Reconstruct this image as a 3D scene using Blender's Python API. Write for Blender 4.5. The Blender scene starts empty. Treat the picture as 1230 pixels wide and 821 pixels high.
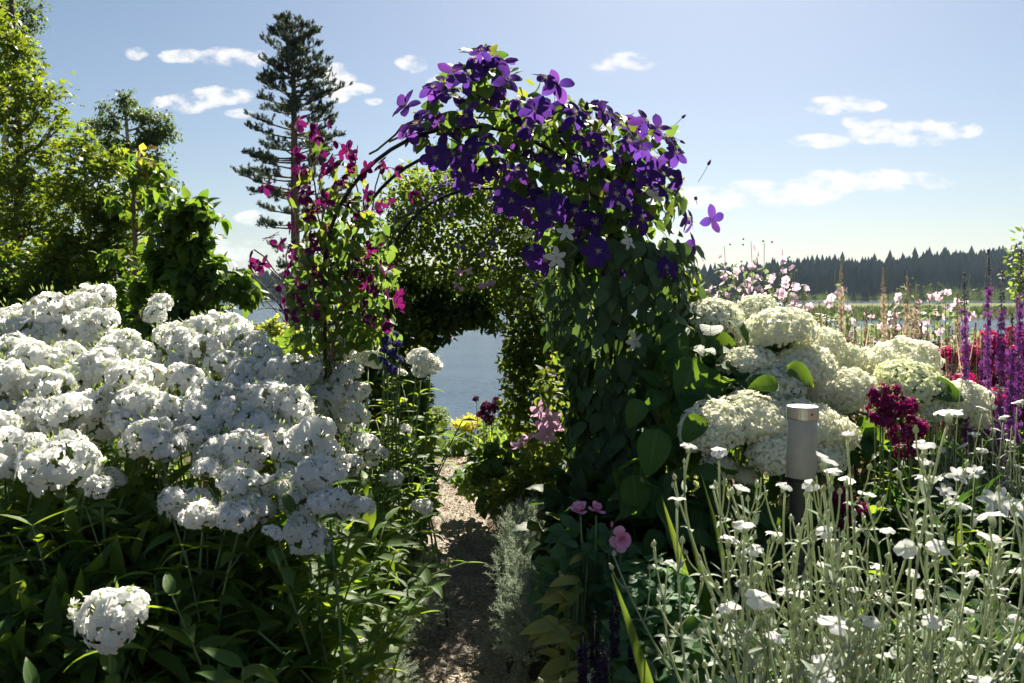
import bpy, math, random
import numpy as np
from mathutils import Vector, Matrix
SC = bpy.context.scene
COL = SC.collection
RNG = np.random.default_rng(7)
random.seed(7)
R = math.radians
PI = math.pi

# ------------------------------------------------------------------ camera
CAM_H = 1.3
PITCH = R(3.35)
cam = bpy.data.cameras.new('camera'); camo = bpy.data.objects.new('camera', cam); COL.objects.link(camo)
camo.location = (0, 0, CAM_H); camo.rotation_euler = (PI/2 - PITCH, 0, 0)
cam.lens = 29.27; cam.sensor_width = 36; cam.clip_start = 0.05; cam.clip_end = 6000
cam.dof.use_dof = True; cam.dof.focus_distance = 3.6; cam.dof.aperture_fstop = 9.0
SC.camera = camo

def ray(px, py):
    """direction of a photograph pixel (1230x821), scaled to world y = 1"""
    x = (px - 615)/1000; y = (410.5 - py)/1000
    d = np.array([x, math.cos(PITCH) + y*math.sin(PITCH), -math.sin(PITCH) + y*math.cos(PITCH)])
    return d/d[1]
def P(px, py, d):
    return ray(px, py)*d + np.array([0, 0, CAM_H])

# ------------------------------------------------------------------ sky, sun, exposure
SUN_EL, SUN_AZ = R(41), R(13)          # azimuth measured from +Y towards +X
SC.view_settings.view_transform = 'Standard'; SC.view_settings.look = 'None'
SC.view_settings.exposure = 1.82; SC.view_settings.gamma = 1
SC.cycles.max_bounces = 10; SC.cycles.transparent_max_bounces = 8
SC.cycles.diffuse_bounces = 5; SC.cycles.transmission_bounces = 8; SC.cycles.glossy_bounces = 2
SC.cycles.volume_bounces = 0
SC.cycles.sample_clamp_indirect = 10
world = bpy.data.worlds.new('World'); SC.world = world; world.use_nodes = True

class NT:
    """small node tree helper"""
    def __init__(s, tree): s.t = tree; tree.nodes.clear()
    def n(s, typ, **kw):
        n = s.t.nodes.new(typ)
        for k, v in kw.items(): setattr(n, k, v)
        return n
    def l(s, a, b): s.t.links.new(a, b)
    def setin(s, sock, v):
        if isinstance(v, bpy.types.NodeSocket): s.l(v, sock)
        else: sock.default_value = v
    def math(s, op, a, b=0.0, c=0.0, clamp=False):
        n = s.n('ShaderNodeMath', operation=op, use_clamp=clamp)
        s.setin(n.inputs[0], a); s.setin(n.inputs[1], b); s.setin(n.inputs[2], c)
        return n.outputs[0]
    def mix(s, f, a, b):
        n = s.n('ShaderNodeMix', data_type='RGBA')
        s.setin(n.inputs[0], f); s.setin(n.inputs[6], a); s.setin(n.inputs[7], b)
        return n.outputs[2]
    def ramp(s, f, lo, hi):
        n = s.n('ShaderNodeMapRange', interpolation_type='SMOOTHSTEP')
        s.setin(n.inputs[0], f); n.inputs[1].default_value = lo; n.inputs[2].default_value = hi
        return n.outputs[0]
    def noise(s, vec, scale, detail=3, rough=.55, out=0):
        n = s.n('ShaderNodeTexNoise')
        if vec is not None: s.l(vec, n.inputs['Vector'])
        n.inputs['Scale'].default_value = scale; n.inputs['Detail'].default_value = detail
        n.inputs['Roughness'].default_value = rough
        return n.outputs[out]
def c4(c): return (c[0], c[1], c[2], 1.0)

def build_world():
    t = NT(world.node_tree)
    sky = t.n('ShaderNodeTexSky', sky_type='NISHITA', sun_disc=False)
    sky.sun_elevation = SUN_EL; sky.sun_rotation = SUN_AZ
    sky.altitude = 100; sky.air_density = 1.0; sky.dust_density = 0.9; sky.ozone_density = 3.0
    bg = t.n('ShaderNodeBackground'); bg.inputs[1].default_value = 0.05
    hs = t.n('ShaderNodeHueSaturation'); hs.inputs['Saturation'].default_value = .96; hs.inputs['Value'].default_value = .53; t.l(sky.outputs[0], hs.inputs['Color']); t.l(hs.outputs[0], bg.inputs[0])
    geo = t.n('ShaderNodeTexCoord')
    sep = t.n('ShaderNodeSeparateXYZ'); t.l(geo.outputs['Generated'], sep.inputs[0])
    X, Y, Z = sep.outputs
    ysafe = t.math('MAXIMUM', Y, 0.05)
    u = t.math('DIVIDE', X, ysafe); v = t.math('DIVIDE', Z, ysafe)
    comb = t.n('ShaderNodeCombineXYZ'); t.l(u, comb.inputs[0]); t.l(t.math('MULTIPLY', v, 1.8), comb.inputs[1])
    n1 = t.noise(comb.outputs[0], 26, 6, .6)
    n2 = t.noise(comb.outputs[0], 9, 3, .5)
    clouds = [(165,64,13,8,1),(218,68,24,8,1),(278,70,42,12,1),(265,115,36,10,1),(222,125,38,10,1),(288,137,16,6,.8),(404,100,22,20,1),
              (497,78,20,10,1),(430,108,18,7,1),(448,122,12,5,.9),(525,97,12,6,.9),(1010,127,46,10,.9),(1025,147,14,7,.8),(1090,160,62,15,1),
              (1145,157,30,10,1),(985,170,34,8,.9),(1040,218,92,13,1),(930,233,70,15,1),(868,237,56,13,1),(318,262,32,9,.6),(290,300,60,12,.6),(745,75,40,12,.35),
              (1400,90,80,18,1),(-150,150,90,20,1),(1350,230,120,16,.9),(-60,260,60,12,.8),(560,-260,90,22,1),(250,-180,70,16,.9)]
    tot = None
    for (px, py, rx, ry, a) in clouds:
        r = ray(px, py)
        du = t.math('MULTIPLY', t.math('SUBTRACT', u, float(r[0])), 1000.0/rx)
        dv = t.math('MULTIPLY', t.math('SUBTRACT', v, float(r[2])), 1000.0/ry)
        q = t.math('ADD', t.math('MULTIPLY', du, du), t.math('MULTIPLY', dv, dv))
        m = t.math('MULTIPLY', t.math('SUBTRACT', 1.6, q), a, clamp=False)
        m = t.math('MAXIMUM', m, 0.0)
        m = t.math('MINIMUM', m, float(a))
        tot = m if tot is None else t.math('MAXIMUM', tot, m)
    dens = t.math('ADD', tot, t.math('MULTIPLY', t.math('SUBTRACT', n1, .55), 5.5))
    dens = t.math('ADD', dens, t.math('MULTIPLY', t.math('SUBTRACT', n2, .5), 1.5))
    mask = t.math('MULTIPLY', t.ramp(dens, -.2, 1.1), t.ramp(tot, 0.0, .35))
    mask = t.math('MULTIPLY', mask, t.ramp(Y, .06, .2))
    mask = t.math('MULTIPLY', mask, .92)
    cb = t.n('ShaderNodeBackground'); cb.inputs[0].default_value = (1, .985, .96, 1); cb.inputs[1].default_value = .30
    ms = t.n('ShaderNodeMixShader'); t.l(mask, ms.inputs[0]); t.l(bg.outputs[0], ms.inputs[1]); t.l(cb.outputs[0], ms.inputs[2])
    out = t.n('ShaderNodeOutputWorld'); t.l(ms.outputs[0], out.inputs[0])
build_world()
sun = bpy.data.lights.new('sun', 'SUN'); sun.energy = 5.0; sun.angle = R(.5); sun.color = (1, .92, .78)
suno = bpy.data.objects.new('sun', sun); COL.objects.link(suno)
sdir = Vector((math.sin(SUN_AZ)*math.cos(SUN_EL), math.cos(SUN_AZ)*math.cos(SUN_EL), math.sin(SUN_EL)))
suno.rotation_euler = sdir.to_track_quat('Z', 'Y').to_euler()
suno.location = (3, 12, 9)

# ------------------------------------------------------------------ materials
def leafmat(name, a, b, tr, tr2=None, transl=.45, rough=.55, spec=.18, vein=None, veinamt=.4, bump=.25, ribs=9, tipcol=None):
    m = bpy.data.materials.new(name); m.use_nodes = True; t = NT(m.node_tree)
    at = t.n('ShaderNodeAttribute', attribute_name='luv'); sp = t.n('ShaderNodeSeparateXYZ'); t.l(at.outputs['Vector'], sp.inputs[0])
    oi = t.n('ShaderNodeObjectInfo')
    r = t.math('FRACT', t.math('ADD', sp.outputs[2], t.math('MULTIPLY', oi.outputs['Random'], 7.31)))
    tc = t.n('ShaderNodeTexCoord')
    nz = t.noise(tc.outputs['Object'], 45, 3)
    ax = t.math('ABSOLUTE', sp.outputs[0])
    ribm = t.math('SUBTRACT', 1.0, t.ramp(ax, .0, .13))
    ph = t.math('SUBTRACT', t.math('MULTIPLY', sp.outputs[1], ribs), t.math('MULTIPLY', ax, ribs*.32))
    side = t.math('ABSOLUTE', t.math('SINE', t.math('MULTIPLY', ph, PI)))
    sidem = t.math('SUBTRACT', 1.0, t.ramp(side, .0, .35))
    veins = t.math('MAXIMUM', ribm, t.math('MULTIPLY', sidem, .6))
    col = t.mix(r, c4(a), c4(b))
    if tipcol: col = t.mix(t.ramp(sp.outputs[1], .0, .9), col, c4(tipcol))
    if vein: col = t.mix(t.math('MULTIPLY', veins, veinamt), col, c4(vein))
    hs = t.n('ShaderNodeHueSaturation'); t.l(col, hs.inputs['Color'])
    t.l(t.math('ADD', .75, t.math('MULTIPLY', nz, .5)), hs.inputs['Value'])
    bp = t.n('ShaderNodeBump'); bp.inputs['Strength'].default_value = bump; bp.inputs['Distance'].default_value = .002
    t.l(t.math('ADD', t.math('MULTIPLY', veins, -.8), nz), bp.inputs['Height'])
    pb = t.n('ShaderNodeBsdfPrincipled'); t.l(hs.outputs[0], pb.inputs['Base Color'])
    pb.inputs['Roughness'].default_value = rough; pb.inputs['Specular IOR Level'].default_value = spec
    t.l(bp.outputs[0], pb.inputs['Normal'])
    tb = t.n('ShaderNodeBsdfTranslucent')
    tcol = t.mix(r, c4(tr), c4(tr2 or tr))
    if vein: tcol = t.mix(t.math('MULTIPLY', veins, .35), tcol, c4([x*.45 for x in tr]))
    t.l(tcol, tb.inputs[0])
    ms = t.n('ShaderNodeMixShader'); ms.inputs[0].default_value = transl
    t.l(pb.outputs[0], ms.inputs[1]); t.l(tb.outputs[0], ms.inputs[2])
    o = t.n('ShaderNodeOutputMaterial'); t.l(ms.outputs[0], o.inputs[0])
    return m
def plainmat(name, a, b=None, scale=10, rough=.7, metal=0., bump=.3, dist=.01, spec=.4, detail=6, stretch=None):
    m = bpy.data.materials.new(name); m.use_nodes = True; t = NT(m.node_tree)
    tc = t.n('ShaderNodeTexCoord'); vec = tc.outputs['Object']
    if stretch:
        mp = t.n('ShaderNodeMapping'); mp.inputs['Scale'].default_value = stretch; t.l(vec, mp.inputs[0]); vec = mp.outputs[0]
    nz = t.noise(vec, scale, detail, .6)
    pb = t.n('ShaderNodeBsdfPrincipled')
    t.l(t.mix(t.ramp(nz, .3, .7), c4(a), c4(b or a)), pb.inputs['Base Color'])
    pb.inputs['Roughness'].default_value = rough; pb.inputs['Metallic'].default_value = metal
    pb.inputs['Specular IOR Level'].default_value = spec
    bp = t.n('ShaderNodeBump'); bp.inputs['Strength'].default_value = bump; bp.inputs['Distance'].default_value = dist
    t.l(nz, bp.inputs['Height']); t.l(bp.outputs[0], pb.inputs['Normal'])
    o = t.n('ShaderNodeOutputMaterial'); t.l(pb.outputs[0], o.inputs[0])
    return m

M = {}
M['maple'] = leafmat('maple_leaf', (.05,.10,.015), (.09,.13,.02), (.33,.40,.02), (.16,.26,.02), transl=.45, rough=.5, spec=.3)
M['birch'] = leafmat('birch_leaf', (.04,.07,.03), (.06,.09,.035), (.16,.24,.06), transl=.4)
M['dogwood'] = leafmat('dogwood_leaf', (.05,.10,.02), (.07,.13,.03), (.28,.40,.03), (.14,.28,.02), transl=.42, vein=(.12,.2,.06), spec=.25, rough=.5)
M['yellowleaf'] = leafmat('yellowing_leaf', (.16,.2,.03), (.25,.16,.04), (.6,.55,.05), (.65,.4,.06), transl=.5)
M['shrub'] = leafmat('spring_green_leaf', (.12,.19,.04), (.17,.22,.05), (.5,.6,.08), (.6,.6,.1), transl=.5)
M['needle'] = leafmat('pine_needle', (.035,.06,.04), (.055,.085,.05), (.10,.14,.06), transl=.25, rough=.5)
M['phlox_leaf'] = leafmat('phlox_leaf', (.042,.09,.022), (.07,.13,.03), (.40,.52,.03), (.16,.30,.02), transl=.42, rough=.5, spec=.14, vein=(.1,.17,.05), ribs=8)
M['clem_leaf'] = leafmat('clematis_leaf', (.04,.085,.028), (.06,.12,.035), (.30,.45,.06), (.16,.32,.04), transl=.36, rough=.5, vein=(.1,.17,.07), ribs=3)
M['clem_leaf_low'] = leafmat('shade_toned_clematis_leaf', (.045,.085,.038), (.065,.115,.05), (.16,.27,.05), (.10,.19,.04), transl=.28, rough=.55, spec=.2, vein=(.08,.13,.06), ribs=3)  # shade of the lower arch column put into these duller leaf colours
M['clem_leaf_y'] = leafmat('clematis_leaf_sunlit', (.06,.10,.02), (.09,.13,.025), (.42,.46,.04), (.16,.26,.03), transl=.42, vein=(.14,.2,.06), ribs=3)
M['vit_leaf'] = leafmat('small_clematis_leaf', (.05,.09,.02), (.08,.12,.03), (.42,.50,.06), (.16,.28,.03), transl=.42)
M['hyd_leaf'] = leafmat('hydrangea_leaf', (.03,.08,.022), (.042,.10,.026), (.26,.42,.03), (.14,.28,.02), transl=.36, rough=.55, spec=.25, vein=(.10,.19,.07), veinamt=.8, bump=.9, ribs=8)
M['silver'] = leafmat('silver_leaf', (.30,.35,.27), (.4,.45,.36), (.35,.42,.28), transl=.3, rough=.8, spec=.1)
M['curry'] = leafmat('curry_plant_leaf', (.26,.32,.26), (.36,.42,.34), (.30,.36,.24), transl=.33, rough=.8, spec=.1)
M['grey_leaf'] = leafmat('greyish_green_leaf', (.10,.15,.09), (.15,.2,.11), (.3,.4,.15), transl=.35, rough=.6)
M['hosta'] = leafmat('hosta_leaf', (.13,.17,.045), (.26,.26,.07), (.45,.42,.08), (.3,.34,.07), transl=.35, rough=.5, vein=(.12,.17,.04), ribs=4)
M['rose_leaf'] = leafmat('rose_leaf', (.035,.085,.04), (.05,.11,.045), (.16,.32,.06), transl=.3, rough=.4, vein=(.08,.13,.06))
M['aqui'] = leafmat('columbine_leaf', (.045,.12,.045), (.06,.15,.05), (.2,.42,.08), transl=.35, rough=.55)
M['big_leaf'] = leafmat('lime_big_leaf', (.14,.24,.03), (.17,.28,.04), (.5,.65,.05), transl=.5, vein=(.25,.3,.08))
M['grass'] = leafmat('grass_blade', (.06,.11,.02), (.10,.15,.03), (.4,.52,.05), (.25,.4,.05), transl=.45)
M['dark_leaf'] = leafmat('shade_dark_leaf', (.022,.05,.018), (.035,.07,.02), (.10,.2,.03), (.06,.14,.02), transl=.3)  # shade under the far arch and bed plants put into a dark leaf colour
M['white_pet'] = leafmat('white_petal', (.86,.86,.84), (.8,.81,.82), (.9,.9,.85), (.87,.88,.84), transl=.6, rough=.6, spec=.2, bump=.05)
M['cream_pet'] = leafmat('cream_floret', (.88,.87,.78), (.85,.85,.71), (.88,.88,.74), (.85,.86,.66), transl=.45, rough=.7, spec=.15, bump=.05)
M['greenwhite'] = leafmat('greenish_floret', (.79,.81,.60), (.82,.83,.64), (.82,.84,.54), (.79,.82,.50), transl=.45, rough=.7, spec=.15, bump=.05)
M['violet'] = leafmat('violet_petal', (.035,.024,.15), (.055,.024,.15), (.15,.06,.46), (.24,.07,.42), transl=.40, rough=.9, spec=.05, vein=(.22,.07,.42), veinamt=.35, ribs=1, bump=.4)
M['magenta'] = leafmat('magenta_petal', (.07,.008,.05), (.10,.01,.06), (.24,.012,.13), (.12,.01,.10), transl=.38, rough=.9, spec=.05, vein=(.3,.03,.2), ribs=1, bump=.4)
M['viticella'] = leafmat('blue_violet_small_petal', (.10,.07,.25), (.2,.14,.34), (.28,.2,.5), transl=.4, rough=.6, ribs=1)
M['pink_clem'] = leafmat('pale_mauve_petal', (.55,.33,.52), (.6,.4,.58), (.7,.42,.6), transl=.4, rough=.6, vein=(.5,.15,.38), veinamt=.6, ribs=1)
M['rose'] = leafmat('rose_petal', (.70,.24,.46), (.75,.32,.52), (.8,.35,.5), transl=.35, rough=.5, tipcol=(.78,.4,.62), ribs=1, bump=.2)
M['lavatera'] = leafmat('lavatera_petal', (.68,.48,.60), (.78,.64,.68), (.8,.6,.7), transl=.45, rough=.6, vein=(.55,.2,.4), veinamt=.5, ribs=1)
M['crimson'] = leafmat('crimson_petal', (.48,.012,.13), (.55,.03,.22), (.75,.03,.18), transl=.4, rough=.6)
M['maroon'] = leafmat('maroon_petal', (.12,.003,.055), (.18,.006,.08), (.34,.008,.14), transl=.35, rough=.6)
M['lythrum'] = leafmat('loosestrife_petal', (.15,.035,.22), (.22,.06,.27), (.30,.07,.36), transl=.3, rough=.6)
M['indigo'] = leafmat('indigo_petal', (.03,.025,.14), (.045,.03,.18), (.08,.06,.3), transl=.35, rough=.6)
M['salvia'] = leafmat('salvia_floret', (.018,.013,.035), (.028,.018,.05), (.03,.02,.06), transl=.3, rough=.7)
M['faded_pet'] = leafmat('faded_petal', (.55,.47,.34), (.42,.30,.18), (.6,.5,.3), transl=.35, rough=.8, spec=.1)
M['seed'] = leafmat('straw_seed_spike', (.42,.35,.27), (.52,.44,.34), (.6,.48,.34), transl=.4, rough=.8, spec=.1)
M['stamen'] = leafmat('stamen', (.6,.58,.4), (.65,.6,.42), (.6,.55,.3), transl=.3)
M['yellow'] = leafmat('yellow_floret', (.6,.5,.05), (.55,.5,.08), (.7,.6,.06), transl=.4)
M['greenstem'] = plainmat('green_stem', (.08,.14,.04), (.13,.18,.06), 30, .6, bump=.1)
M['silverstem'] = leafmat('silver_stem', (.33,.39,.25), (.42,.47,.33), (.48,.54,.30), transl=.35, rough=.85, spec=.1, bump=.1)
M['redstem'] = plainmat('reddish_stem', (.16,.08,.06), (.2,.12,.07), 30, .6, bump=.1)
M['straw'] = plainmat('straw_stem', (.25,.22,.12), (.32,.27,.17), 30, .7, bump=.1)
M['bark'] = plainmat('grey_brown_bark', (.07,.055,.045), (.14,.11,.085), 14, .85, bump=.9, dist=.02, stretch=(1,1,.2))
M['pinebark'] = plainmat('pine_bark', (.10,.06,.045), (.2,.12,.08), 6, .85, bump=1, dist=.04, stretch=(1,1,.25))
M['birchbark'] = plainmat('birch_bark', (.12,.11,.10), (.45,.44,.4), 5, .7, bump=.4, stretch=(.4,.4,2))
M['iron'] = plainmat('black_painted_steel', (.018,.018,.02), (.035,.032,.03), 40, .45, .6, bump=.15, dist=.002)
M['steel'] = plainmat('brushed_steel', (.5,.5,.5), (.6,.6,.6), 60, .28, 1., bump=.08, dist=.001, stretch=(1,1,12))
M['post'] = plainmat('dark_lamp_post', (.03,.032,.035), (.045,.045,.05), 30, .4, .3, bump=.05)
M['water'] = None
# ------------------------------------------------------------------ mesh templates (all triangles; luv = (across, along, random))
class T:
    def __init__(s, V, F, L=None):
        s.V = np.asarray(V, float); s.F = np.asarray(F, int).reshape(-1, 3)
        s.L = np.zeros((len(s.V), 3)) if L is None else np.asarray(L, float)
def norm(v): return v/np.maximum(np.linalg.norm(v, axis=-1, keepdims=True), 1e-9)
def basis(d, up):
    d = norm(np.asarray(d, float)); up = np.asarray(up, float)
    x = norm(np.cross(d, up) + 1e-7); z = np.cross(x, d)
    return np.stack([x, d, z], -1)
def leaf_t(L, W, prof, seg=5, fold=.25, curl=-.5, wave=0., twist=0., rng=None, base=0.):
    """a leaf or petal along +Y, upper side +Z; curl bends it along its length"""
    V, Lv = [], []
    ang = base; p = np.array([0., 0.]); step = L/seg
    for i in range(seg+1):
        t = i/seg
        w = prof(t)*W
        ph = 0 if rng is None else rng.uniform(-1, 1)*wave*W
        ph2 = 0 if rng is None else rng.uniform(-1, 1)*wave*W
        tw = twist*t
        for sx, dz in ((-1, ph), (0, 0), (1, ph2)):
            xx = sx*w*math.cos(tw); zz = fold*w*abs(sx) + dz + sx*w*math.sin(tw)
            V.append((xx, p[0] - zz*math.sin(ang), p[1] + zz*math.cos(ang))); Lv.append((sx, t, 0))
        ang += curl/seg
        p = p + step*np.array([math.cos(ang), math.sin(ang)])
    F = []
    for i in range(seg):
        a = i*3
        for k in (0, 1):
            q = (a+k, a+k+1, a+k+4, a+k+3)
            F += [(q[0], q[1], q[2]), (q[0], q[2], q[3])]
    return T(V, F, Lv)
pr_lance = lambda t: max(.02, math.sin(PI*min(1, t**.75))**.9 * (1 - .3*t))
pr_ovate = lambda t: max(.03, math.sin(PI*t**.62)**.8)
pr_heart = lambda t: max(.03, (math.sin(PI*t**.5)**.65))
pr_petal = lambda t: .12 + .88*math.sin(PI*min(1, (t*.93)**1.25))**.7 if t < .97 else .3
pr_clem = lambda t: max(.06, (.1 + .95*math.sin(PI*(t**1.05))**.65))
pr_round = lambda t: (.12 + .95*math.sin(PI*.5*min(1, t*1.15))**1.3) if t < .8 else (.8 if t < .99 else .45)
pr_blade = lambda t: (1 - t**3)*.9 + .03
def merge(ts):
    V, F, L = [], [], []; o = 0
    for t in ts:
        V.append(t.V); F.append(t.F + o); L.append(t.L); o += len(t.V)
    return T(np.concatenate(V), np.concatenate(F), np.concatenate(L))
def xf(t, pos=(0, 0, 0), B=None, s=1.):
    V = t.V*s
    if B is not None: V = V @ np.asarray(B).T
    return T(V + np.asarray(pos), t.F, t.L)
def scatter(t, pos, B, s, rnd=None):
    pos = np.asarray(pos, float); n = len(pos)
    if n == 0: return T(np.zeros((0, 3)), np.zeros((0, 3)))
    s = np.broadcast_to(np.asarray(s, float), (n,))
    V = np.einsum('nij,mj->nmi', B, t.V)*s[:, None, None] + pos[:, None, :]
    F = t.F[None] + (np.arange(n)*len(t.V))[:, None, None]
    L = np.repeat(t.L[None], n, 0).copy()
    L[:, :, 2] = (RNG.random(n) if rnd is None else rnd)[:, None]
    return T(V.reshape(-1, 3), F.reshape(-1, 3), L.reshape(-1, 3))
def rings_t(Pm, U, Vv, radii, sides, L=None, cap=True):
    n = len(Pm); a = np.arange(sides)*2*PI/sides
    V = (Pm[:, None] + (U[:, None]*np.cos(a)[None, :, None] + Vv[:, None]*np.sin(a)[None, :, None])*np.asarray(radii)[:, None, None]).reshape(-1, 3)
    F = []
    for i in range(n-1):
        for k in range(sides):
            k2 = (k+1) % sides
            A, B_, C_, D = i*sides+k, i*sides+k2, (i+1)*sides+k2, (i+1)*sides+k
            F += [(A, B_, C_), (A, C_, D)]
    if cap:
        for k in range(1, sides-1): F += [((n-1)*sides, (n-1)*sides+k, (n-1)*sides+k+1), (0, k+1, k)]
    return T(V, F)
def tube(pts, radii, sides=5):
    pts = np.asarray(pts, float); n = len(pts)
    radii = np.broadcast_to(np.asarray(radii, float), (n,))
    tan = norm(np.gradient(pts, axis=0))
    ref = np.array([1., 0, 0]) if abs(tan[0][0]) < .8 else np.array([0, 1., 0])
    U = []
    for i in range(n):
        u = ref - tan[i]*np.dot(ref, tan[i]); u = u/np.linalg.norm(u); U.append(u); ref = u
    U = np.array(U); W = np.cross(tan, U)
    return rings_t(pts, U, W, radii, sides)
def curve(a, b, bend=(0, 0, 0), n=6):
    a, b, bend = (np.asarray(q, float) for q in (a, b, bend))
    t = np.linspace(0, 1, n)[:, None]
    return a*(1-t) + b*t + bend*(4*t*(1-t))
def lathe(prof, sides=24):
    prof = np.asarray(prof, float); n = len(prof)
    Pm = np.stack([np.zeros(n), np.zeros(n), prof[:, 1]], -1)
    U = np.tile([1., 0, 0], (n, 1)); W = np.tile([0, 1., 0], (n, 1))
    return rings_t(Pm, U, W, prof[:, 0], sides)
def blob_t(sub=1, rng=None, jit=.15):
    import bmesh
    bm = bmesh.new(); bmesh.ops.create_icosphere(bm, subdivisions=sub, radius=1)
    V = np.array([v.co[:] for v in bm.verts]); F = [[v.index for v in f.verts] for f in bm.faces]; bm.free()
    if rng is not None: V = V*(1 + rng.uniform(-jit, jit, (len(V), 1)))
    return T(V, F)

# ------------------------------------------------------------------ objects
def mesh_of(name, parts, mats, smooth=True):
    """parts: list of (T, material slot)"""
    parts = [(t, m) for t, m in parts if len(t.V)]
    me = bpy.data.meshes.new(name)
    V = np.concatenate([t.V for t, _ in parts]); L = np.concatenate([t.L for t, _ in parts])
    o = 0; F = []; mi = []
    for t, m in parts:
        F.append(t.F + o); o += len(t.V); mi.append(np.full(len(t.F), m))
    F = np.concatenate(F); mi = np.concatenate(mi)
    me.vertices.add(len(V)); me.vertices.foreach_set('co', V.ravel())
    me.loops.add(len(F)*3); me.loops.foreach_set('vertex_index', F.ravel())
    me.polygons.add(len(F)); me.polygons.foreach_set('loop_start', np.arange(len(F))*3)
    try: me.polygons.foreach_set('loop_total', np.full(len(F), 3))
    except Exception: pass
    me.polygons.foreach_set('material_index', mi.astype(np.int32))
    me.polygons.foreach_set('use_smooth', np.full(len(F), smooth))
    at = me.attributes.new('luv', 'FLOAT_VECTOR', 'POINT'); at.data.foreach_set('vector', L.ravel())
    for m in mats: me.materials.append(m)
    me.update(); me.validate()
    return me
WM = {}
def link(name, data, parent=None, mat=None):
    """mat: 4x4 world matrix"""
    o = bpy.data.objects.new(name, data); COL.objects.link(o)
    mat = np.eye(4) if mat is None else mat
    if parent is not None:
        o.parent = parent
        loc = np.linalg.inv(WM[parent.name]) @ mat
    else: loc = mat
    o.matrix_basis = Matrix(loc.tolist()); WM[o.name] = mat
    return o
def mat4(pos, B=None, s=1.):
    m = np.eye(4); m[:3, :3] = (np.eye(3) if B is None else np.asarray(B))*s; m[:3, 3] = pos; return m
def tag(o, label=None, cat=None, group=None, kind=None):
    if label: o['label'] = label
    if cat: o['category'] = cat
    if group: o['group'] = group
    if kind: o['kind'] = kind
    return o
def thing(name, label, cat, loc, group=None):
    o = link(name, None, None, mat4(loc)); o.empty_display_size = .1
    return tag(o, label, cat, group)
def part(name, parts, mats, parent, kind=None, label=None, smooth=True):
    """geometry given in world coordinates, stored relative to the parent"""
    if isinstance(parts, T): parts = [(parts, 0)]
    if not isinstance(mats, (list, tuple)): mats = [mats]
    W = WM[parent.name]; org = W[:3, 3]
    parts = [(T(t.V - org, t.F, t.L), m) for t, m in parts if len(t.V)]
    if not parts: return None
    o = link(name, mesh_of(name, parts, mats, smooth), parent, mat4(org))
    return tag(o, label, kind=kind)
def structure(name, parts, mats, kind='structure', smooth=True):
    if isinstance(parts, T): parts = [(parts, 0)]
    if not isinstance(mats, (list, tuple)): mats = [mats]
    return tag(link(name, mesh_of(name, parts, mats, smooth)), kind=kind)
def variants(f, n, name, mats):
    """n shared meshes made by f(rng) -> list of (T, slot) or T"""
    out = []
    for i in range(n):
        p = f(np.random.default_rng(100 + i*17 + len(name)))
        if isinstance(p, T): p = [(p, 0)]
        out.append((mesh_of(name, p, mats), p))
    return out
def on_screen(p):
    q = p - np.array([0, 0, CAM_H])
    yc = q[:, 1]*math.cos(PITCH) - q[:, 2]*math.sin(PITCH); zc = q[:, 1]*math.sin(PITCH) + q[:, 2]*math.cos(PITCH)
    yc = np.maximum(yc, .01)
    x = q[:, 0]/yc*1000 + 615; y = 410.5 - zc/yc*1000
    return x, y, yc
def foliage(parent, vs, mat, pos, B, s, nmax, name='leaf', stuff='foliage'):
    """the leaves that show largest become parts called leaf, the rest one joined part"""
    n = len(pos)
    if n == 0: return
    s = np.broadcast_to(np.asarray(s, float), (n,))
    x, y, d = on_screen(pos)
    score = s/d*((x > -30) & (x < 1260) & (y > -30) & (y < 850)) - 1e-4*d
    order = np.argsort(-score); single = order[:nmax]; rest = order[nmax:]
    for i in single:
        v = vs[int(RNG.integers(len(vs)))]
        link(name, v[0], parent, mat4(pos[i], B[i], s[i]))
    if len(rest):
        ts = []; pick = RNG.integers(len(vs), size=len(rest))
        for k in range(len(vs)):
            idx = rest[pick == k]
            ts.append((scatter(vs[k][1][0][0], pos[idx], B[idx], s[idx]), 0))
        part(stuff, ts, [mat], parent, kind='stuff')
def rdir(n, flat=1.):
    v = RNG.normal(size=(n, 3)); v[:, 2] *= flat
    return norm(v)

# leaf sets
V_ = {}
V_['phlox'] = variants(lambda r: leaf_t(1, .16, pr_lance, 6, .3, r.uniform(-1.1, -.1), .05, r.uniform(-.4, .4), r), 6, 'phlox_leaf', [M['phlox_leaf']])
V_['clem'] = variants(lambda r: leaf_t(1, .36, pr_ovate, 6, .18, r.uniform(-.9, -.1), .06, r.uniform(-.3, .3), r), 6, 'clematis_leaf', [M['clem_leaf']])
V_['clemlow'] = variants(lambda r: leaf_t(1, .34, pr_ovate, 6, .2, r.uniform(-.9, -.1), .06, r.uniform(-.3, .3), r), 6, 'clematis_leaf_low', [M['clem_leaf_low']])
V_['clemy'] = variants(lambda r: leaf_t(1, .33, pr_ovate, 5, .2, r.uniform(-.9, .1), .06, r.uniform(-.3, .3), r), 5, 'clematis_leaf_sunlit', [M['clem_leaf_y']])
V_['vit'] = variants(lambda r: leaf_t(1, .3, pr_ovate, 3, .2, r.uniform(-.8, .1), .04, 0, r), 4, 'small_leaf', [M['vit_leaf']])
V_['hyd'] = variants(lambda r: leaf_t(1, .33, pr_ovate, 10, .2, r.uniform(-1.1, -.3), .07, r.uniform(-.2, .2), r), 5, 'hydrangea_leaf', [M['hyd_leaf']])
V_['dog'] = variants(lambda r: leaf_t(1, .3, pr_ovate, 5, .2, r.uniform(-1., -.2), .04, 0, r), 4, 'dogwood_leaf', [M['dogwood']])
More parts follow.
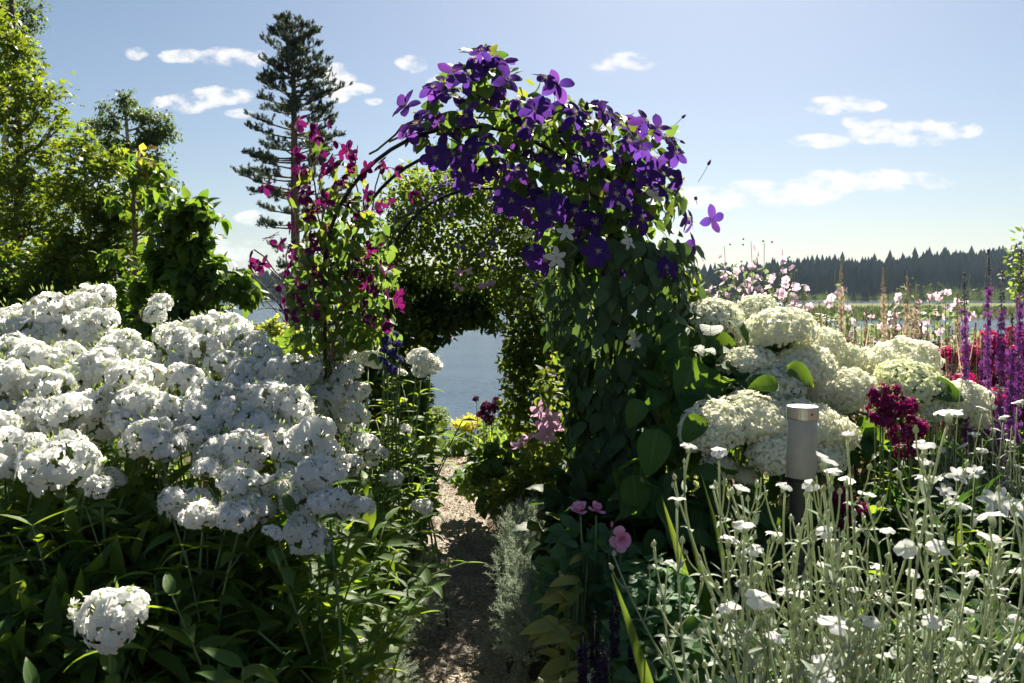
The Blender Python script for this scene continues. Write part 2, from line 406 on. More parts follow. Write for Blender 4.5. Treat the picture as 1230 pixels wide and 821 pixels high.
V_['hosta'] = variants(lambda r: leaf_t(1, .21, pr_ovate, 8, .3, r.uniform(-1.1, -.5), .05, r.uniform(-.3, .3), r), 5, 'hosta_leaf', [M['hosta']])
V_['rose'] = variants(lambda r: leaf_t(1, .36, pr_ovate, 4, .25, r.uniform(-.6, 0), .05, 0, r), 4, 'rose_leaf', [M['rose_leaf']])
V_['blade'] = variants(lambda r: leaf_t(1, .03, pr_blade, 7, .3, r.uniform(-1.3, -.3), 0, r.uniform(-.5, .5), r), 5, 'blade_leaf', [M['grass']])
V_['silver'] = variants(lambda r: leaf_t(1, .17, pr_lance, 4, .25, r.uniform(-1.2, .3), .05, 0, r), 4, 'silver_leaf', [M['silver']])
def maple_t(r):
    tips = [(0, 1.), (52, .82), (-52, .82), (112, .5), (-112, .5)]
    pts = []
    angs = sorted(tips, key=lambda q: -q[0])
    for k, (a, l) in enumerate(angs):
        for da, f in ((9, .72), (0, 1.), (-9, .72)):
            pts.append((a+da, l*f))
        if k < len(angs)-1: pts.append(((a + angs[k+1][0])/2, .36))
    pts.append((-165, .12)); pts.insert(0, (165, .12))
    V = [(0, 0, 0)] + [(math.sin(R(a))*l, math.cos(R(a))*l + .1, -.18*l*l + r.uniform(-.06, .06)) for a, l in pts]
    L = [(0, 0, 0)] + [(.6, l, 0) for a, l in pts]
    F = [(0, i+1, i) for i in range(1, len(pts))]
    return T(np.array(V)*.6, F, L)
V_['maple'] = variants(maple_t, 3, 'maple_leaf', [M['maple']])

def star(npet, pet, tilt, rng, jit=.1, off=.0):
    """petals round the +Z axis; tilt>0 raises them into a cup"""
    ts = []; rr = rng.uniform(0, 2*PI)
    for k in range(npet):
        a = rr + 2*PI*k/npet + rng.uniform(-jit, jit); ti = tilt + rng.uniform(-jit, jit)*2
        d = np.array([math.cos(a)*math.cos(ti), math.sin(a)*math.cos(ti), math.sin(ti)])
        up = np.array([-math.cos(a)*math.sin(ti), -math.sin(a)*math.sin(ti), math.cos(ti)])
        ts.append((d, basis(d, up)))
    return ts
# florets (unit radius, facing +Z)
def floret_t(rng, npet=5, w=.56, seg=2, tilt=.08, prof=pr_round):
    out = []
    for d, B in star(npet, None, tilt, rng):
        out.append(xf(leaf_t(1, w, prof, seg, .06, rng.uniform(-.25, .05), .0, 0, rng), (0, 0, 0), B))
    return merge(out)
F5 = [floret_t(np.random.default_rng(i)) for i in range(4)]
F5lo = [floret_t(np.random.default_rng(i), seg=1, w=.5, prof=lambda t: .12 if t == 0 else .8) for i in range(3)]
F4 = [floret_t(np.random.default_rng(i+9), npet=4, w=.60, seg=2, prof=lambda t: (.15, .95, .55)[int(round(t*2))], tilt=.02) for i in range(4)]
def outward(n, lo=-.25):
    """n directions spread evenly over a dome"""
    i = np.arange(n) + .5; z = 1 - (1 - lo)*i/n; a = i*PI*(1 + 5**.5)
    r = np.sqrt(np.maximum(0, 1 - z*z)); v = np.stack([r*np.cos(a), r*np.sin(a), z], -1)
    return norm(v + RNG.normal(size=(n, 3))*.08)
def face_basis(nrm):
    """orientation whose +Z is nrm, spun at random"""
    n = len(nrm); q = rdir(n); x = norm(np.cross(q, nrm)); y = np.cross(nrm, x)
    return np.stack([x, y, nrm], -1)
# ------------------------------------------------------------------ land, path, lake, far shore
WATER_Z = -3.0
PATH = np.array([(-.12, .6), (-.15, 2.0), (-.19, 2.77), (-.29, 3.74), (-.26, 4.5), (-.42, 5.6), (-.5, 6.4), (-.56, 7.6)])
def path_x(y): return np.interp(y, PATH[:, 1], PATH[:, 0])
def sstep(a, b, x):
    t = np.clip((x - a)/(b - a), 0, 1); return t*t*(3 - 2*t)
def wob(x, y, s): return np.sin(x/s*1.7 + 1.3*np.sin(y/s)) * np.cos(y/s*1.3 + .7*np.sin(x/s*.8))
def ground_h(x, y):
    near = -.0 - 1.0*sstep(6.4, 9.5, y) - 3.4*sstep(9, 27, y) + .035*wob(x, y, 1.1)*(1 - sstep(0, 1, 1 - np.abs(x - path_x(y))*2.4))
    near = near - .03*(np.abs(x - path_x(y)) < .2)
    az = x/np.maximum(y, 1)
    ridge = np.interp(az, [-1.2, -.6, -.3, 0, .2, .33, .45, .6, .8, 1.2], [12, 5, 3, 3, 5, 14, 18, 25, 30, 34])
    far = -8 + 5.4*sstep(400, 440, y) + (ridge + 2.6 + 2.5*wob(x, y, 60))*sstep(445, 720, y) + 1.0*sstep(720, 3000, y)
    spit = -6 + 3.5*sstep(.30, .36, az + .02*wob(x, y, 25))*sstep(128, 142, y + 6*wob(x, y, 30))*(1 - sstep(300, 330, y + 10*wob(x, y, 50)))
    return np.maximum(near, np.maximum(far, spit))
def grid(xs, ys, hf):
    X, Y = np.meshgrid(xs, ys); Z = hf(X, Y); V = np.stack([X, Y, Z], -1).reshape(-1, 3)
    nx, ny = len(xs), len(ys); i = np.arange((ny-1)*(nx-1)); r = i//(nx-1); c = i % (nx-1); a = r*nx + c
    return T(V, np.concatenate([np.stack([a, a+1, a+nx+1], -1), np.stack([a, a+nx+1, a+nx], -1)]))
def ground_mat():
    m = bpy.data.materials.new('soil_and_meadow'); m.use_nodes = True; t = NT(m.node_tree)
    tc = t.n('ShaderNodeTexCoord'); P_ = tc.outputs['Object']
    sp = t.n('ShaderNodeSeparateXYZ'); t.l(P_, sp.inputs[0])
    soil = t.mix(t.noise(P_, 9, 6), c4((.045, .032, .022)), c4((.09, .065, .045)))
    field = t.mix(t.ramp(t.noise(P_, .03, 4), .35, .65), c4((.06, .085, .025)), c4((.11, .12, .045)))
    forest = t.mix(t.noise(P_, .05, 3), c4((.015, .03, .015)), c4((.03, .05, .02)))
    col = t.mix(t.ramp(sp.outputs[1], 8, 12), soil, t.mix(t.noise(P_, .8, 4), c4((.04, .07, .02)), c4((.07, .10, .03))))
    col = t.mix(t.ramp(sp.outputs[1], 60, 90), col, field)
    col = t.mix(t.ramp(sp.outputs[1], 430, 450), col, forest)
    pb = t.n('ShaderNodeBsdfPrincipled'); t.l(col, pb.inputs['Base Color']); pb.inputs['Roughness'].default_value = .95
    pb.inputs['Specular IOR Level'].default_value = .1
    bp = t.n('ShaderNodeBump'); bp.inputs['Distance'].default_value = .03; bp.inputs['Strength'].default_value = .8
    t.l(t.noise(P_, 25, 6), bp.inputs['Height']); t.l(bp.outputs[0], pb.inputs['Normal'])
    o = t.n('ShaderNodeOutputMaterial'); t.l(pb.outputs[0], o.inputs[0]); return m
xs = np.sign(np.linspace(-1, 1, 221))*(np.expm1(np.abs(np.linspace(-1, 1, 221))*8.2))*.62
ys = np.concatenate([np.linspace(-30, 0, 12), np.linspace(.3, 30, 150), 30*np.exp(np.linspace(.02, 4.7, 190))])
structure('ground', grid(xs, ys, ground_h), ground_mat())
def path_mat():
    m = bpy.data.materials.new('worn_gravel_path'); m.use_nodes = True; t = NT(m.node_tree)
    tc = t.n('ShaderNodeTexCoord'); P_ = tc.outputs['Object']
    vo = t.n('ShaderNodeTexVoronoi'); t.l(P_, vo.inputs['Vector']); vo.inputs['Scale'].default_value = 90
    n1 = t.noise(P_, 5, 4); n2 = t.noise(P_, 60, 5, .7)
    col = t.mix(t.ramp(n1, .35, .65), c4((.27, .235, .19)), c4((.44, .395, .33)))
    bw = t.n('ShaderNodeRGBToBW'); t.l(vo.outputs['Color'], bw.inputs[0])
    col = t.mix(t.math('MULTIPLY', bw.outputs[0], .5), col, c4((.5, .42, .34)))
    col = t.mix(t.ramp(n2, .45, .7), col, c4((.13, .10, .08)))
    pb = t.n('ShaderNodeBsdfPrincipled'); t.l(col, pb.inputs['Base Color']); pb.inputs['Roughness'].default_value = .95
    pb.inputs['Specular IOR Level'].default_value = .1
    bp = t.n('ShaderNodeBump'); bp.inputs['Distance'].default_value = .012; bp.inputs['Strength'].default_value = 1
    t.l(t.math('ADD', n2, t.math('MULTIPLY', vo.outputs['Distance'], -1.)), bp.inputs['Height']); t.l(bp.outputs[0], pb.inputs['Normal'])
    o = t.n('ShaderNodeOutputMaterial'); t.l(pb.outputs[0], o.inputs[0]); return m
py_ = np.linspace(.6, 7.6, 160); W = np.linspace(-1, 1, 15)
Vp = []
for y in py_:
    hw = np.interp(y, [.6, 2.7, 4, 6], [.29, .25, .20, .17]) + .025*math.sin(y*5) + .015*math.sin(y*13)
    for w in W:
        x = float(path_x(y)) + w*hw
        z = float(ground_h(np.array(x), np.array(y))) + .012 + .012*(w*w) + .006*math.sin(y*23 + w*9) + .004*math.sin(x*90 + y*31) - .02*(abs(w) > .99)
        Vp.append((x, y, z))
g = grid(W, py_, lambda a, b: a*0); g.V = np.array(Vp)
structure('path', g, path_mat())
# loose stones and leaf litter on the path
n = 9000
y = RNG.uniform(.8, 7.2, n); x = path_x(y) + RNG.normal(size=n)*.15
z = ground_h(x, y) + .02
pb1 = blob_t(0, np.random.default_rng(3), .3)
k = n//2
st = scatter(T(pb1.V*[1, 1, .6], pb1.F), np.stack([x, y, z], -1)[:k], basis(rdir(k, .1), np.tile([0, 0, 1.], (k, 1))), RNG.uniform(.0015, .0065, k)*RNG.uniform(.6, 1.4, k))
lt = scatter(leaf_t(1, .35, pr_lance, 2), np.stack([x, y, z + .004], -1)[k:], basis(rdir(k, .15), rdir(k, .3) + [0, 0, 1.5]), RNG.uniform(.006, .02, k))
M['stone'] = leafmat('path_stone', (.22, .18, .14), (.45, .40, .34), (.2, .2, .2), transl=0., rough=.9, spec=.2)
M['litter'] = leafmat('dry_leaf_litter', (.14, .09, .05), (.32, .24, .14), (.3, .2, .1), transl=.15, rough=.9, spec=.1)
structure('path_stones', st, M['stone'], 'stuff', smooth=False)
structure('leaf_litter', lt, M['litter'], 'stuff')

def water_mat():
    m = bpy.data.materials.new('rippled_lake_water'); m.use_nodes = True; t = NT(m.node_tree)
    tc = t.n('ShaderNodeTexCoord'); mp = t.n('ShaderNodeMapping'); mp.inputs['Scale'].default_value = (.55, 1.6, 1); t.l(tc.outputs['Object'], mp.inputs[0])
    n1 = t.noise(mp.outputs[0], 1.1, 5, .6); n2 = t.noise(mp.outputs[0], .12, 3)
    pb = t.n('ShaderNodeBsdfPrincipled'); pb.inputs['Base Color'].default_value = (.012, .035, .065, 1)
    pb.inputs['Roughness'].default_value = .12; pb.inputs['IOR'].default_value = 1.33
    bp = t.n('ShaderNodeBump'); bp.inputs['Distance'].default_value = .12; bp.inputs['Strength'].default_value = .8
    t.l(t.math('MULTIPLY', n1, t.math('ADD', .35, n2)), bp.inputs['Height']); t.l(bp.outputs[0], pb.inputs['Normal'])
    o = t.n('ShaderNodeOutputMaterial'); t.l(pb.outputs[0], o.inputs[0]); return m
structure('lake', T([(-1500, 11, WATER_Z), (1500, 11, WATER_Z), (1500, 600, WATER_Z), (-1500, 600, WATER_Z)], [(0, 1, 2), (0, 2, 3)]), water_mat())

# far wood: spruces thick on the hillside
def spruce_t(rng, tiers=5, sides=7):
    V, F = [], []
    for k in range(tiers):
        z0 = .06 + .8*k/tiers; z1 = min(1., z0 + .34); r = .24*(1 - k/tiers)**.75 + .03
        o = len(V); V.append((0, 0, z1))
        for j in range(sides*2):
            a = PI*j/sides + k; rr = r*(1 if j % 2 else .55)*rng.uniform(.8, 1.2)
            V.append((rr*math.cos(a), rr*math.sin(a), z0 - .03*(j % 2)*rng.uniform(.5, 1.5)))
        for j in range(sides*2): F.append((o, o+1+j, o+1+(j+1) % (sides*2)))
    return T(V, F)
M['spruce'] = leafmat('far_spruce', (.006, .028, .032), (.012, .042, .040), (.012, .04, .03), transl=.1, rough=.9, spec=.05, bump=0)
M['farleaf'] = leafmat('far_broadleaf', (.06, .10, .035), (.10, .14, .05), (.2, .28, .06), transl=.3, rough=.9, spec=.05, bump=0)
ts = []
n = 8000
yy = 440 + 300*RNG.random(n)**.9; az = RNG.uniform(-.8, .8, n); xx = az*yy
zz = ground_h(xx, yy)
keep = (zz > WATER_Z) & ((yy > 470) | (RNG.random(n) < .5))
xx, yy, zz = xx[keep], yy[keep], zz[keep]; n = len(xx)
hh = (RNG.normal(12, 2.4, n) + 5*(RNG.random(n) < .08)).clip(6, 22); pick = RNG.integers(4, size=n)
for k in range(4):
    q = pick == k; m_ = q.sum()
    B = np.stack([np.stack([np.ones(m_), np.zeros(m_), np.zeros(m_)], -1)*RNG.uniform(.8, 1.3, m_)[:, None], np.tile([0, 1., 0], (m_, 1)), np.tile([0, 0, 1.], (m_, 1))], -1)
    ts.append((scatter(spruce_t(np.random.default_rng(k)), np.stack([xx, yy, zz - .5], -1)[q], B, hh[q]), 0))
structure('far_spruce_wood', ts, M['spruce'], 'stuff', smooth=False)
# broadleaf belt along the far shore on the right: clumps of small leaf faces
def clump_t(rng, n=90):
    d = norm(rng.normal(size=(n, 3))); d[:, 2] = np.abs(d[:, 2])
    pos = d*rng.uniform(.6, 1.05, (n, 1))*[1, 1, .9]
    return scatter(leaf_t(1, .5, pr_ovate, 1), pos, basis(norm(rng.normal(size=(n, 3))), d), .28)
n = 650; az = RNG.uniform(.2, .75, n); yy = 436 + 30*RNG.random(n)**2; xx = az*yy; zz = ground_h(xx, yy)
ts = []; pick = RNG.integers(3, size=n)
for k in range(3):
    q = pick == k
    ts.append((scatter(clump_t(np.random.default_rng(k+3)), np.stack([xx, yy, np.maximum(zz, WATER_Z)], -1)[q], face_basis(np.tile([0, 0, 1.], (q.sum(), 1))), RNG.uniform(2.5, 5, q.sum())*(1 + 1.2*(az[q] > .47)*RNG.random(q.sum()))), 0))
structure('shore_thicket', ts, M['farleaf'], 'stuff')
n = 9000; yy = RNG.uniform(128, 180, n)**1.0; xx = yy*RNG.uniform(.3, .9, n); zz = ground_h(xx, yy); q = zz > WATER_Z - .6
B = basis(np.stack([RNG.normal(size=n)*.12, RNG.normal(size=n)*.12, np.ones(n)], -1), rdir(n, .1))
M['reed'] = leafmat('reed_blade', (.06, .09, .03), (.11, .12, .05), (.12, .16, .05), transl=.3, bump=0)
structure('reed_bed', scatter(leaf_t(1, .12, pr_blade, 1), np.stack([xx, yy, np.maximum(zz, WATER_Z)], -1)[q], B[q], RNG.uniform(.7, 1.7, q.sum())), M['reed'], 'stuff')

# ------------------------------------------------------------------ trees
def grow(label, cat, name, base, trunk, tr_r, blobs, vs, leafmat_, bark, lsize, nleaf, droop=.3, group=None, leafup=1., twigs=9, nmax=0, stuff='crown'):
    """trunk: list of world points; blobs: (px, py, rx, ry in pixels, d, share)"""
    t = thing(name, label, cat, base, group)
    trunk = np.asarray(trunk, float)
    rad = np.linspace(tr_r, tr_r*.25, len(trunk))
    wood = [(tube(trunk, rad, 8), 0)]
    limbs = []; pos = []; dirs = []
    tz = np.array([p[2] for p in trunk])
    tot = sum(b[2]*b[3]*(b[5] if len(b) > 5 else 1) for b in blobs)
    for b in blobs:
        px, py, rx, ry, d = b[:5]; sh = b[5] if len(b) > 5 else 1
        c = P(px, py, d); ex = np.array([rx*d/1000, rx*d/1000*.9, ry*d/1000])
        zt = c[2] - ex[2]*.6 - .35*np.linalg.norm((c - trunk[len(trunk)//2])[:2])
        zt = np.clip(zt, tz[0] + .15*(tz[-1]-tz[0]), tz[-1]*.98 + tz[0]*.02)
        a = np.array([np.interp(zt, tz, trunk[:, 0]), np.interp(zt, tz, trunk[:, 1]), zt])
        L = curve(a, c, (0, 0, -.06*np.linalg.norm(c-a)), 6)
        limbs.append((tube(L, np.linspace(tr_r*.34, tr_r*.08, 6), 5), 0))
        nt = max(3, int(twigs*math.sqrt(sh)))
        nl = int(nleaf*rx*ry*sh/tot/nt) + 1
        for k in range(nt):
            s0 = L[RNG.integers(2, 6)]
            e = rdir(1)[0]; e = c + e*ex*RNG.uniform(.55, 1.05)
            tw = curve(s0, e, (0, 0, .05*np.linalg.norm(e-s0)), 5)
            limbs.append((tube(tw, np.linspace(tr_r*.09, tr_r*.03, 5), 3), 0))
            tt = RNG.uniform(.3, 1.03, nl)
            pp = np.stack([np.interp(tt, np.linspace(0, 1, 5), tw[:, q]) for q in range(3)], -1)
            td = norm(e - s0)
            pp += RNG.normal(size=(nl, 3))*(lsize*.8 if len(blobs) and stuff == 'crown' else .02)
            pos.append(pp); dirs.append(norm(td*.7 + rdir(nl)*.9 + [0, 0, -droop]))
    part('trunk', wood, [bark], t); part('branch', limbs, [bark], t, kind='stuff')
    pos = np.concatenate(pos); dirs = np.concatenate(dirs); n = len(pos)
    B = basis(dirs, rdir(n)*.7 + [0, 0, leafup])
    foliage(t, vs, leafmat_, pos, B, lsize*RNG.uniform(.6, 1.15, n), nmax, stuff=stuff)
    return t
def gz(x, y): return float(ground_h(np.array(float(x)), np.array(float(y))))
def gbase(px, d): 
    x = ray(px, 400)[0]*d; return np.array([x, d, gz(x, d)])

# maple at the left edge
b = gbase(25, 8.5)
tr = [b, P(22, 420, 8.5), P(20, 300, 8.5), P(24, 180, 8.5), P(18, 60, 8.6), P(10, -60, 8.7), P(5, -150, 8.7)]
bl = [(-20,20,50,40,8.6),(20,50,28,30,8.4),(-30,90,50,40,8.8),(30,100,35,25,8.3),(10,140,45,30,8.6),(60,118,26,16,8.2),(75,150,18,12,8.3),(45,175,40,25,8.4),(-20,190,50,35,8.8),
      (30,215,50,28,8.3),(80,215,28,16,8.3),(-20,255,60,30,8.6),(40,265,55,28,8.3),(90,250,30,16,8.4),(20,310,70,35,8.5),(80,300,50,25,8.6),(-40,330,50,40,8.4),(-60,-40,60,40,8.7),(20,-60,40,30,8.7)]
grow('tall leafy maple at the left edge with lobed sunlit leaves', 'tree', 'maple_tree', b, tr, .055, bl, V_['maple'], M['maple'], M['bark'], .105, 9500, .35, twigs=17)
# darker top of a birch behind it
b = gbase(0, 12)
tr = [b, P(5, 300, 12), P(8, 100, 12), P(10, -30, 12)]
bl = [(10,15,35,25,12),(40,30,18,14,12),(45,75,14,12,12),(-20,60,40,30,12),(35,8,20,14,12),(30,55,20,20,12)]
grow('fine leaved dark tree top showing above the maple at the upper left corner', 'tree', 'birch_tree', b, tr, .08, bl, V_['vit'], M['birch'], M['birchbark'], .06, 2600, .5, twigs=14)
# second maple, lower
b = gbase(105, 7.6)
tr = [b, P(105, 380, 7.6), P(108, 280, 7.6), P(102, 200, 7.7), P(105, 150, 7.7)]
bl = [(105,172,12,10,7.6),(100,185,28,14,7.6),(130,200,30,18,7.5),(85,230,30,22,7.5),(120,240,40,25,7.4),(150,260,35,25,7.4),(100,290,45,28,7.3),(60,300,35,28,7.4),(150,300,40,25,7.3),
      (110,335,55,25,7.2),(50,340,45,25,7.2),(180,230,20,18,7.6),(185,330,30,25,7.2)]
grow('lower young maple between the tall maple and the slender sapling', 'tree', 'maple_tree', b, tr, .035, bl, V_['maple'], M['maple'], M['bark'], .09, 6800, .3, twigs=14)
# birch with drooping crown beyond
b = gbase(160, 15)
tr = [b, P(160, 330, 15), P(158, 220, 15), P(152, 150, 15), P(150, 112, 15)]
bl = [(140,190,26,26,15),(185,160,24,16,15),(205,160,12,14,15),(125,175,18,20,15),(195,215,20,22,15),(150,120,18,10,15),(165,135,24,12,15),(190,140,20,9,15),(130,150,18,12,15),(180,165,22,12,15),(145,175,25,15,15),(190,190,18,12,15),(170,205,26,14,15),(110,150,10,8,15),(200,225,14,12,15),(165,240,30,18,15),(190,270,16,16,15),(125,130,10,6,15)]
grow('birch with fine drooping grey green sprays rising behind the maples', 'tree', 'birch_tree', b, tr, .07, bl, V_['vit'], M['birch'], M['birchbark'], .07, 9500, 1.1, twigs=16)
# slender sapling with a brown stem and yellowing top
b = gbase(168, 5.4)
tr = [b, P(172, 430, 5.4), P(164, 370, 5.4), P(163, 300, 5.4), P(160, 240, 5.4), P(168, 200, 5.4), P(172, 176, 5.4)]
bl = [(172,190,14,14,5.4),(185,205,14,10,5.4),(160,215,18,14,5.4),(190,235,18,14,5.4),(140,240,18,14,5.4),(180,270,20,14,5.4),(140,300,22,14,5.4),(190,320,24,18,5.3),(150,350,24,18,5.3),(200,360,22,14,5.3)]
t = grow('slender sapling with bare brown stem and a few yellow and rust leaves at its tip', 'sapling', 'maple_sapling', b, tr, .026, bl, V_['dog'], M['dogwood'], M['redstem'], .075, 520, .5, nmax=60, stuff='foliage')
yt = variants(lambda r: leaf_t(1, .3, pr_ovate, 4, .2, r.uniform(-1, -.2), .05, 0, r), 3, 'rust_leaf', [M['yellowleaf']])
pp = np.array([P(*q, 5.35) for q in [(176,180),(170,188),(182,192),(178,200),(165,196),(186,202),(172,206),(160,262),(161,268),(190,262),(172,172),(168,180)]])
n = len(pp); foliage(t, yt, M['yellowleaf'], pp, basis(rdir(n)+[0,0,-.6], rdir(n)*.5+[0,-.5,1]), .085, 20)
# dogwood bush
b = gbase(245, 4.6)
tr = [b, P(240, 420, 4.6), P(238, 360, 4.6), P(230, 310, 4.6), P(225, 270, 4.6)]
bl = [(195,262,24,16,4.7),(200,300,26,22,4.7),(182,345,26,24,4.7),(238,262,20,9,4.5),(215,255,22,10,4.5),(235,245,18,7,4.5),(205,275,28,14,4.5),(235,290,26,16,4.5),(255,320,20,14,4.5),(225,330,30,22,4.5),(250,350,28,18,4.5),(205,320,22,24,4.6),(275,340,20,12,4.4),(300,352,16,10,4.4),(288,330,14,9,4.4),
      (220,375,36,18,4.4),(255,375,25,12,4.4),(190,385,30,16,4.4),(262,262,4,3,4.5),(225,300,25,25,4.7)]
grow('arching shrub with large oval leaves reaching out over the lake on the left', 'shrub', 'dogwood_shrub', b, tr, .02, bl, V_['dog'], M['dogwood'], M['redstem'], .085, 2300, .35, nmax=260, stuff='foliage')
# yellow-green willow-like shrub in the gap
b = gbase(325, 8.5)
tr = [b, P(328, 440, 8.5), P(326, 415, 8.5), P(324, 392, 8.5)]
bl = [(325,398,22,12,8.5),(350,402,20,10,8.5),(300,402,20,12,8.5),(280,392,14,12,8.5),(370,412,14,10,8.5),(335,420,30,18,8.3),(300,425,24,16,8.3),(360,430,22,14,8.3),(268,408,16,14,8.3),(330,385,6,5,8.5)]
grow('low yellow green bush in full sun in front of the lake', 'shrub', 'sunlit_bush', b, tr, .03, bl, V_['vit'], M['shrub'], M['bark'], .05, 3400, .0, twigs=16, stuff='foliage')
# bare twiggy branches left of the pine
b = gbase(352, 11)
t = thing('bare_shrub', 'bare dark twigs beside the pine trunk above the water', 'shrub', b)
tw = []
for e in [(292,322),(300,345),(310,372),(335,352),(325,330),(372,345),(388,330),(345,368),(298,392),(400,352)]:
    p0 = P(352, 400, 11); p1 = P(*e, 11 + RNG.uniform(-.4, .4)); c = curve(p0, p1, (RNG.uniform(-.1,.1), 0, RNG.uniform(.02, .15)), 7)
    tw.append((tube(c, np.linspace(.014, .004, 7), 4), 0))
    for k in range(3):
        q = c[RNG.integers(3, 7)]; tw.append((tube(curve(q, q + rdir(1)[0]*[.3, .2, .16] + [0, 0, .03], n=4), np.linspace(.005, .002, 4), 3), 0))
tw.append((tube(curve(b, P(352, 400, 11), (0, 0, 0), 4), .02, 6), 0))
part('branch', tw, [M['bark']], t)

# the pine
def pine():
    d = 24.; b = gbase(356, d); t = thing('pine_tree', 'tall straight pine with layered dark needle tiers standing before the lake', 'tree', b)
    trunk = np.array([b, P(356, 380, d), P(355, 300, d), P(354, 200, d), P(353, 110, d), P(352, 50, d), P(352, 22, d)])
    part('trunk', tube(trunk, [.16, .14, .13, .105, .07, .04, .012], 9), M['pinebark'], t)
    prof = [(12, 3), (28, 14), (45, 28), (70, 38), (95, 50), (115, 56), (135, 64), (165, 64), (190, 60), (215, 64), (240, 58), (260, 46), (285, 34), (320, 26)]
    py = 30.; br = []; pos = []; dirs = []
    ft = leaf_t(1, .035, pr_blade, 1, 0, 0)
    while py < 330:
        rmax = np.interp(py, [p[0] for p in prof], [p[1] for p in prof])
        nb = 6 if py < 120 else (5 if py < 250 else 3)
        for k in range(nb):
            a = RNG.uniform(0, 2*PI); ln = rmax*RNG.uniform(.45, 1.12)*d/1000
            lift = np.interp(py, [14, 60, 110, 160, 250], [.6, .45, .3, .18, .05]) + RNG.normal()*.10
            c0 = P(np.interp(py, [14, 380], [352, 356]), py + RNG.uniform(-5, 5), d) - [0, 0, ln*lift*.6]
            end = c0 + np.array([math.cos(a)*ln, math.sin(a)*ln, ln*lift])
            c = curve(c0, end, (0, 0, -.05*ln), 6)
            br.append((tube(c, np.linspace(.026*min(1, rmax/40)+.006, .006, 6), 4), 0))
            nt = int(5 + ln*12)
            for j in range(nt):
                f = 1 - RNG.random()**1.15*(.9 if py < 110 else .62)
                q = np.array([np.interp(f, np.linspace(0, 1, 6), c[:, m]) for m in range(3)])
                side = norm(norm(end - c0)*.8 + rdir(1)[0]*np.array([1, 1, .3])*.9)
                e2 = q + side*RNG.uniform(.12, .34)*(1.2 - f*.4)
                br.append((tube(np.array([q, (q+e2)/2 - [0, 0, .01], e2]), [.006, .005, .004], 3), 0))
                for u in range(3):                                  # upturned tufts along the twig
                    b0 = q + (e2 - q)*RNG.uniform(.35, 1.05); up_ = norm(side*.5 + rdir(1)[0]*.45 + [0, 0, .75]); L_ = RNG.uniform(.07, .15); m_ = 30
                    tt = RNG.uniform(0, 1, m_)[:, None]; pos.append(b0 + up_*L_*tt)
                    dirs.append(norm(up_*.75 + rdir(m_)*.8))
        py += RNG.uniform(8, 13) if py < 130 else (RNG.uniform(11, 17) if py < 250 else RNG.uniform(16, 22))
    part('branch', br, [M['bark']], t, kind='stuff')
    pos = np.concatenate(pos); dirs = np.concatenate(dirs); n = len(pos)
    part('crown', scatter(T(ft.V*[4.2, 1, 1], ft.F, ft.L), pos, basis(dirs, rdir(n)), RNG.uniform(.045, .075, n)), M['needle'], t, kind='stuff')
    print('pine needles', n)
pine()
# small tree cut by the right edge
b = gbase(1245, 7)
tr = [b, P(1245, 400, 7), P(1240, 330, 7), P(1238, 270, 7)]
bl = [(1270,360,30,26,7),(1250,400,34,24,7),(1290,330,24,24,7),(1262,430,36,22,7),(1228,305,14,14,7),(1240,285,16,12,7),(1222,330,12,12,7),(1245,330,24,20,7),(1225,350,10,10,7),(1250,300,20,20,7)]
grow('sparse yellow green tree cut by the right edge of the view', 'tree', 'small_tree', b, tr, .025, bl, V_['vit'], M['vit_leaf'], M['bark'], .06, 1500, .3, twigs=9)
# ------------------------------------------------------------------ white phlox bed
def phlox_head(rng):
    """the green inside and buds of a head, plus placements for its florets (unit: head radius = 1)"""
    subs = [(np.zeros(3), .8)] + [(norm(rng.normal(size=3)*[1, 1, .7])*.55, rng.uniform(.42, .6)) for _ in range(5)]
    pos, nr = [], []
    for c, r in subs:
        d = outward(int(90*r*r) + 9, -.5); p = c + d*r*rng.uniform(.82, 1.06, (len(d), 1))
        for q, e in zip(p, d):
            if all(np.linalg.norm(q - c2) > r2*.85 for c2, r2 in subs): pos.append(q); nr.append(e)
    pos = np.array(pos)*[1, 1, .85]; nr = norm(np.array(nr) + rng.normal(size=(len(pos), 3))*.17)
    sel = [0]
    for i in range(1, len(pos)):
        if np.min(np.linalg.norm(pos[sel] - pos[i], axis=1)) > .15: sel.append(i)
    pos, nr = pos[sel], nr[sel]
    tubes = []
    for q, e in zip(pos, nr):
        tubes.append((tube(np.array([q*.35 + [0, 0, -.25], q - e*.28, q - e*.02]), [.018, .03, .022], 3), 0))
    ex = rdir(26); ex[:, 2] = np.abs(ex[:, 2])
    buds = scatter(leaf_t(1, .2, pr_lance, 2, .5, 0), ex*.86, basis(ex, rdir(26)), .22)
    return tubes + [(buds, 0)], pos, face_basis(nr), rng.uniform(.185, .225, len(pos))
M['calyx'] = leafmat('phlox_calyx', (.16, .24, .07), (.3, .36, .16), (.4, .5, .12), transl=.3)
HEADS = []
for i in range(7):
    core, hp, hB, hs = phlox_head(np.random.default_rng(40 + i))
    fl = [(scatter(F5[k], hp[k::4], hB[k::4], hs[k::4]), 1) for k in range(4)]
    if i % 2: n_ = len(hp)//16; fl.append((scatter(F5[1], hp[:n_*8:8]*1.04, hB[3:3+n_*8:8], hs[:n_*8:8]*.6), 2))
    HEADS.append((mesh_of('phlox_head', core + fl, [M['calyx'], M['white_pet'], M['faded_pet']]), mesh_of('phlox_head_core', core, [M['calyx']]), hp, hB, hs))
FLORETS = [mesh_of('phlox_floret', [(f, 0)], [M['white_pet']]) for f in F5]

